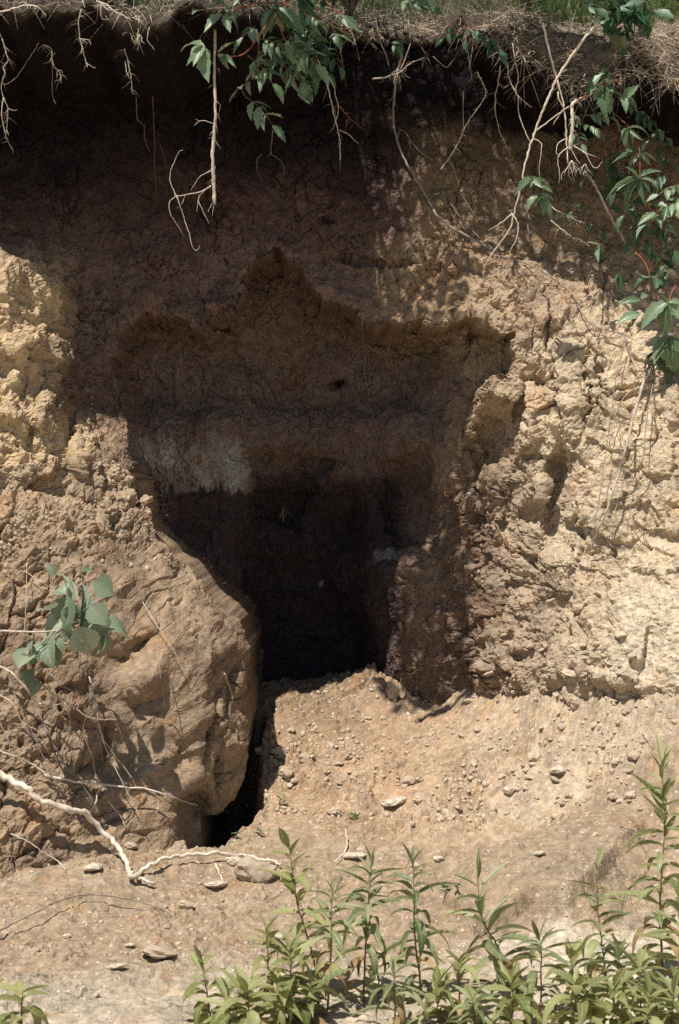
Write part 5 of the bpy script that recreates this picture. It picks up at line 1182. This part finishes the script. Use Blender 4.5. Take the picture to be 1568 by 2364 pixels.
low = [(1010, 2270, -2.6, 'low weed right of the slender straight one'), (1062, 2215, -2.55, 'low weed left of the leaning red-stemmed one'), (1246, 2165, -2.55, 'mid-height weed right of the leaning red-stemmed one'), (1330, 2265, -2.7, 'low weed at the foot of the tall thin weed, on its left'),
       (1432, 2200, -2.5, 'weed between the tall thin one and the tallest'), (1500, 2290, -2.75, 'low weed at the foot of the tallest one'), (570, 2280, -2.75, 'low weed at the foot of the broad pale weed'), ]
low += [(1480, 2230, -2.6, 'leafy low weed close on the left of the tallest one'), (1320, 2210, -2.55, 'bushy low weed left of the tall thin one'), (1180, 2265, -2.65, 'low weed under the leaning red stem'), (910, 2240, -2.6, 'short weed between the leafy and slender weeds'), (720, 2260, -2.6, 'short weed right of the star-topped stem'), (1420, 2270, -2.65, 'low weed right of the tall thin stem'), (640, 2270, -2.65, 'short weed between the two pale middle weeds'), (1555, 2290, -2.7, 'low weed in the bottom right corner'), (1090, 2300, -2.7, 'lowest weed left of the leaning stem')]
for i, (a, b, y, lab) in enumerate(low):
    W(lab, [(a, b), (a + random.uniform(-6, 6), b + 50), (a + random.uniform(-10, 10), 2390)], y, 28, .082, 2.6)
# little plants on the bare ground
def tuft(label, px, py, n, size, shapes, spread_=1.0):
    p, nn = hit(px, py)
    th = thing('small_weed', label, 'weed', p, 'tiny plants on the bare ground')
    MB().tube(smooth_path([p - Vector((0, 0, .005)), p + Vector((.002, 0, size * .5)), p + Vector((.004, -.004, size))], 4), [.0012] * 9, 5).build('stem', M_WEEDSTEM, th, origin=p)
    for i in range(n):
        a = random.uniform(0, 6.28); t = random.random()
        d = Vector((math.cos(a) * spread_, math.sin(a) * spread_, random.uniform(.2, 1.0)))
        put_leaf(th, p, random.choice(shapes), p + Vector((0, 0, size * t * .9)), d, Vector((0, 0, 1)) + rv(.4), size * random.uniform(.5, .9), 1)
tuft('small feathery seedling on the fallen earth near the cleft', 655, 1862, 14, .05, WEED)
tuft('tiny rosette of leaves on the fallen earth beyond the star-topped weed', 818, 1894, 10, .04, WEED, 1.6)
tuft('creeping patch of tiny leaves between the slender and leaning weeds', 1030, 2064, 16, .03, BOX, 1.8)
tuft('second tiny creeping sprout right beside the creeping patch', 1056, 2058, 12, .028, BOX, 1.8)
tuft('faint sprout on the ground below the cleft', 545, 1938, 7, .028, BOX, 1.4)
tuft('pale sprout right of the faint one below the cleft', 600, 1930, 7, .03, BOX, 1.4)
# ------------------------------------------------------------------ loose clods and stones
def clod_mesh(name, sub, mat, rough=.28, flat=.7, seed=0):
    import bmesh
    bm = bmesh.new(); bmesh.ops.create_icosphere(bm, subdivisions=sub, radius=1.0)
    r = random.Random(seed)
    planes = [(Vector((r.gauss(0, 1), r.gauss(0, 1), r.gauss(0, 1))).normalized(), r.uniform(.55, .85)) for _ in range(7)]
    o = Vector((r.uniform(0, 50), r.uniform(0, 50), r.uniform(0, 50)))
    from mathutils import noise
    for v in bm.verts:
        p = v.co.copy()
        for n_, d_ in planes:
            e = p.dot(n_) - d_
            if e > 0: p -= n_ * e * .85
        p *= 1 + rough * noise.noise(v.co * 1.6 + o) + rough * .5 * noise.noise(v.co * 4 + o)
        v.co = Vector((p.x, p.y * r.uniform(.98, 1.02), p.z * flat))
    me = bpy.data.meshes.new(name); bm.to_mesh(me); bm.free()
    me.materials.append(mat)
    if sub > 1: me.polygons.foreach_set('use_smooth', np.zeros(len(me.polygons), bool))
    return me

CL = [clod_mesh('clod_shape', 2, M_CLOD, .3, random.uniform(.6, .85), i) for i in range(7)]
def clod(name, label, cat, px, py, wpx, mesh, group=None, rot=None, sink=.3, sq=(1, 1, 1)):
    p, nn = hit(px, py)
    s = wpx * .5 * (p.y + DIST) / FPX
    o = bpy.data.objects.new(name, mesh); col.objects.link(o)
    o.location = p + Vector((0, 0, s * sq[2] * (1 - sink) * .6)) + nn * s * .1
    o.rotation_euler = rot or (random.uniform(-.4, .4), random.uniform(-.4, .4), random.uniform(0, 6.28))
    o.scale = (s * sq[0], s * sq[1], s * sq[2])
    tag(o, label, cat, group)
    return o
ST = [clod_mesh('stone_shape', 3, M_STONE, .22, .75, 40 + i) for i in range(4)]
EB = [clod_mesh('block_shape', 3, M_CLOD, .25, .8, 60 + i) for i in range(4)]
for (px, py, w, me, lab, sq) in [
    (592, 2030, 105, EB[0], 'large rough block of earth and pale rock below the end of the white branch', (1, .8, .75)), (578, 2006, 62, ST[0], 'whitish slab of rock on top of the rough block', (1, .8, .45)), (500, 2050, 60, ST[1], 'flat pale stone left of the rough block', (1, .7, .4)), (540, 1995, 50, ST[3], 'small pale rock at the tip of the white branch', (1, .8, .6)),
    (1290, 1786, 46, ST[2], 'pale angular stone alone on the fallen earth at right', (1, .8, .7)), (365, 2212, 95, EB[1], 'low flat earth block half sunk in the ground at lower left', (1, .7, .45)), (910, 1860, 70, ST[1], 'broad pale slab at the foot of the fallen earth', (1, .7, .45)), (820, 1982, 60, ST[0], 'whitish flat stone behind the leafy weed', (1, .6, .4)),
    (970, 1852, 34, EB[2], 'squat clod at the right of the broad pale slab', (1, 1, .8)), (1175, 1832, 36, ST[3], 'pale blocky stone at the lower edge of the fallen earth', (1, .8, .7)), (770, 1880, 38, EB[3], 'sharp dark-edged clod below the fallen earth', (1, .8, .7)), (430, 2094, 40, EB[0], 'brown clod of earth on the ground below the kinked branch', (1, .7, .6)),
    (215, 2010, 50, ST[2], 'pale stone left of the kink of the white branch', (1, .8, .6)), (268, 2238, 55, ST[1], 'whitish crumbly stone at lower left', (1, .6, .35)), (640, 2170, 40, ST[0], 'pale stone showing between the middle weeds', (1, .8, .6)), (300, 1958, 34, EB[1], 'dark clod beside the kinked branch', (1, .8, .7)), (907, 1604, 40, EB[2], 'knob of earth standing at the mouth of the hollow', (.8, .8, 1.4)),
    (1245, 1975, 34, ST[1], 'small white stone on the hummock', (1, .8, .5)), (1010, 1986, 32, ST[3], 'small white stone left of the leaning weed', (1, .7, .5)), (640, 1742, 44, EB[3], 'largest clod near the upper edge of the cleft', (1, .8, .7)), (660, 1790, 38, EB[0], 'second large clod beside the cleft', (1, .8, .7)), (300, 2186, 26, ST[2], 'small bright stone on the left ground', (1, .8, .6)), (155, 2165, 24, ST[3], 'tiny bright pebble near the arching stem', (1, .8, .6))]:
    clod('stone' if me in ST else 'earth_clod', lab, 'stone' if me in ST else 'clod', px, py, w, me, None, (random.uniform(-.15, .15), random.uniform(-.15, .15), random.uniform(-.5, .5)), .35, sq)

cells = []
while len(cells) < 210:
    r_ = random.random()
    if r_ < .62:
        px, py = random.uniform(600, 1500), random.gauss(1770, 65)
        if not 1640 < py < 1900: continue
        w = min(46, 9 + random.expovariate(1 / 8.0))
    elif r_ < .72:
        px, py = random.uniform(0, 1560), random.uniform(1920, 2300); w = min(36, 10 + random.expovariate(1 / 6.0))
        if px < 450 and py < 1960: continue
    else:
        px, py = random.uniform(1080, 1480), random.gauss(1570, 60); w = min(40, 12 + random.expovariate(1 / 7.0))
    cells.append((px, py, w))
for (px, py, w) in cells:
    big = 'larger' if w > 20 else 'small'
    if py >= 1910: lab, grp = (big + ' loose clod on the flat ground ' + ('left of the weeds' if px < 430 else 'behind the middle weeds' if px < 900 else 'around the hummock')), 'clods on the flat ground'
    elif px < 760: lab, grp = big + ' loose clod on the fallen earth beside the dark cleft', 'clods beside the cleft'
    elif py < 1640: lab, grp = big + ' loose clod at the foot of the crumbling right side', 'clods under the right slope'
    elif px < 1100: lab, grp = big + ' loose clod on the fallen earth below the mouth of the hollow', 'clods below the hollow'
    else: lab, grp = big + ' loose clod on the pale right part of the fallen earth', 'clods on the right fallen earth'
    clod('earth_clod', lab, 'clod', px, py, w, random.choice(CL), grp, None, .75, (1, random.uniform(.7, 1), random.uniform(.5, .95)))
# crumbs too small to count
def crumbs(name, label, pts_, smin, smax, mat):
    n = len(pts_)
    t0 = (1 + 5 ** .5) / 2
    iv = np.array([(-1, t0, 0), (1, t0, 0), (-1, -t0, 0), (1, -t0, 0), (0, -1, t0), (0, 1, t0), (0, -1, -t0), (0, 1, -t0), (t0, 0, -1), (t0, 0, 1), (-t0, 0, -1), (-t0, 0, 1)]) / math.sqrt(1 + t0 * t0)
    ifc = np.array([(0, 11, 5), (0, 5, 1), (0, 1, 7), (0, 7, 10), (0, 10, 11), (1, 5, 9), (5, 11, 4), (11, 10, 2), (10, 7, 6), (7, 1, 8), (3, 9, 4), (3, 4, 2), (3, 2, 6), (3, 6, 8), (3, 8, 9), (4, 9, 5), (2, 4, 11), (6, 2, 10), (8, 6, 7), (9, 8, 1)])
    s = smin + (smax - smin) * rng.random(n) ** 2.5
    rot = rng.normal(size=(n, 3, 3)); rot = np.linalg.qr(rot)[0]
    V = iv[None] * (1 + .3 * rng.normal(size=(n, 12, 1)).clip(-1.5, 1.5))
    V = np.einsum('nij,nkj->nki', rot, V * np.stack([np.ones(n), rng.uniform(.6, 1, n), rng.uniform(.45, .9, n)], -1)[:, None]) * s[:, None, None]
    V = V + np.array(pts_)[:, None] + np.array((0, 0, 1)) * (s * .12)[:, None, None]
    Fc = (ifc[None] + (np.arange(n) * 12)[:, None, None]).reshape(-1, 3).astype(np.int32)
    me = bpy.data.meshes.new(name)
    me.vertices.add(n * 12); me.vertices.foreach_set('co', V.reshape(-1).astype(np.float32))
    me.loops.add(Fc.size); me.loops.foreach_set('vertex_index', Fc.reshape(-1))
    me.polygons.add(len(Fc)); me.polygons.foreach_set('loop_start', np.arange(0, Fc.size, 3, dtype=np.int32)); me.polygons.foreach_set('loop_total', np.full(len(Fc), 3, np.int32))
    me.update(calc_edges=True); me.materials.append(mat)
    o = bpy.data.objects.new(name, me); col.objects.link(o)
    return tag(o, label, 'crumbs', kind='stuff')
def pick(n, wgt, pts_):
    """n random points of a sheet, weighted"""
    w = np.clip(wgt, 0, None).reshape(-1).astype(float); w /= w.sum()
    return pts_.reshape(-1, 3)[rng.choice(w.size, n, p=w)]
GP = np.stack([GX, GY, GZ], -1)
dens = np.gradient(gx)[:, None] * np.gradient(gy)[None, :]
inview = (np.abs(GX) < 1.3) * (GY > -2.9)
clump = sstep(-.1, .6, fbm(GX * 5 + 3, 4.5 + 0 * GX, GY * 5, 3)) + .12
crumbs('earth_crumbs', 'small crumbs of dry earth covering the fallen slope', pick(1900, dens * inview * talus * clump * (GY < .45) * (dc < 0), GP), .003, .015, M_CLOD)
crumbs('earth_crumbs', 'fine pebbles and crumbs strewn over the flat ground', pick(2000, dens * inview * (1 - talus) * clump ** 2, GP), .002, .008, M_STONE)
BP = P_BANK
crumbs('earth_crumbs', 'crumbs lodged on the upper slope of the left spur', pick(900, is_spur * sstep(1.15, 1.35, Z) * (X > -1.5) * clump_b, BP), .003, .011, M_CLOD)
crumbs('earth_crumbs', 'crumbs of earth clinging to the broken right side of the hollow', pick(900, crumb * right * (X < 1.3) * (Z > .5) * (Z < 2.2) * clump_b, BP), .003, .010, M_CLOD)
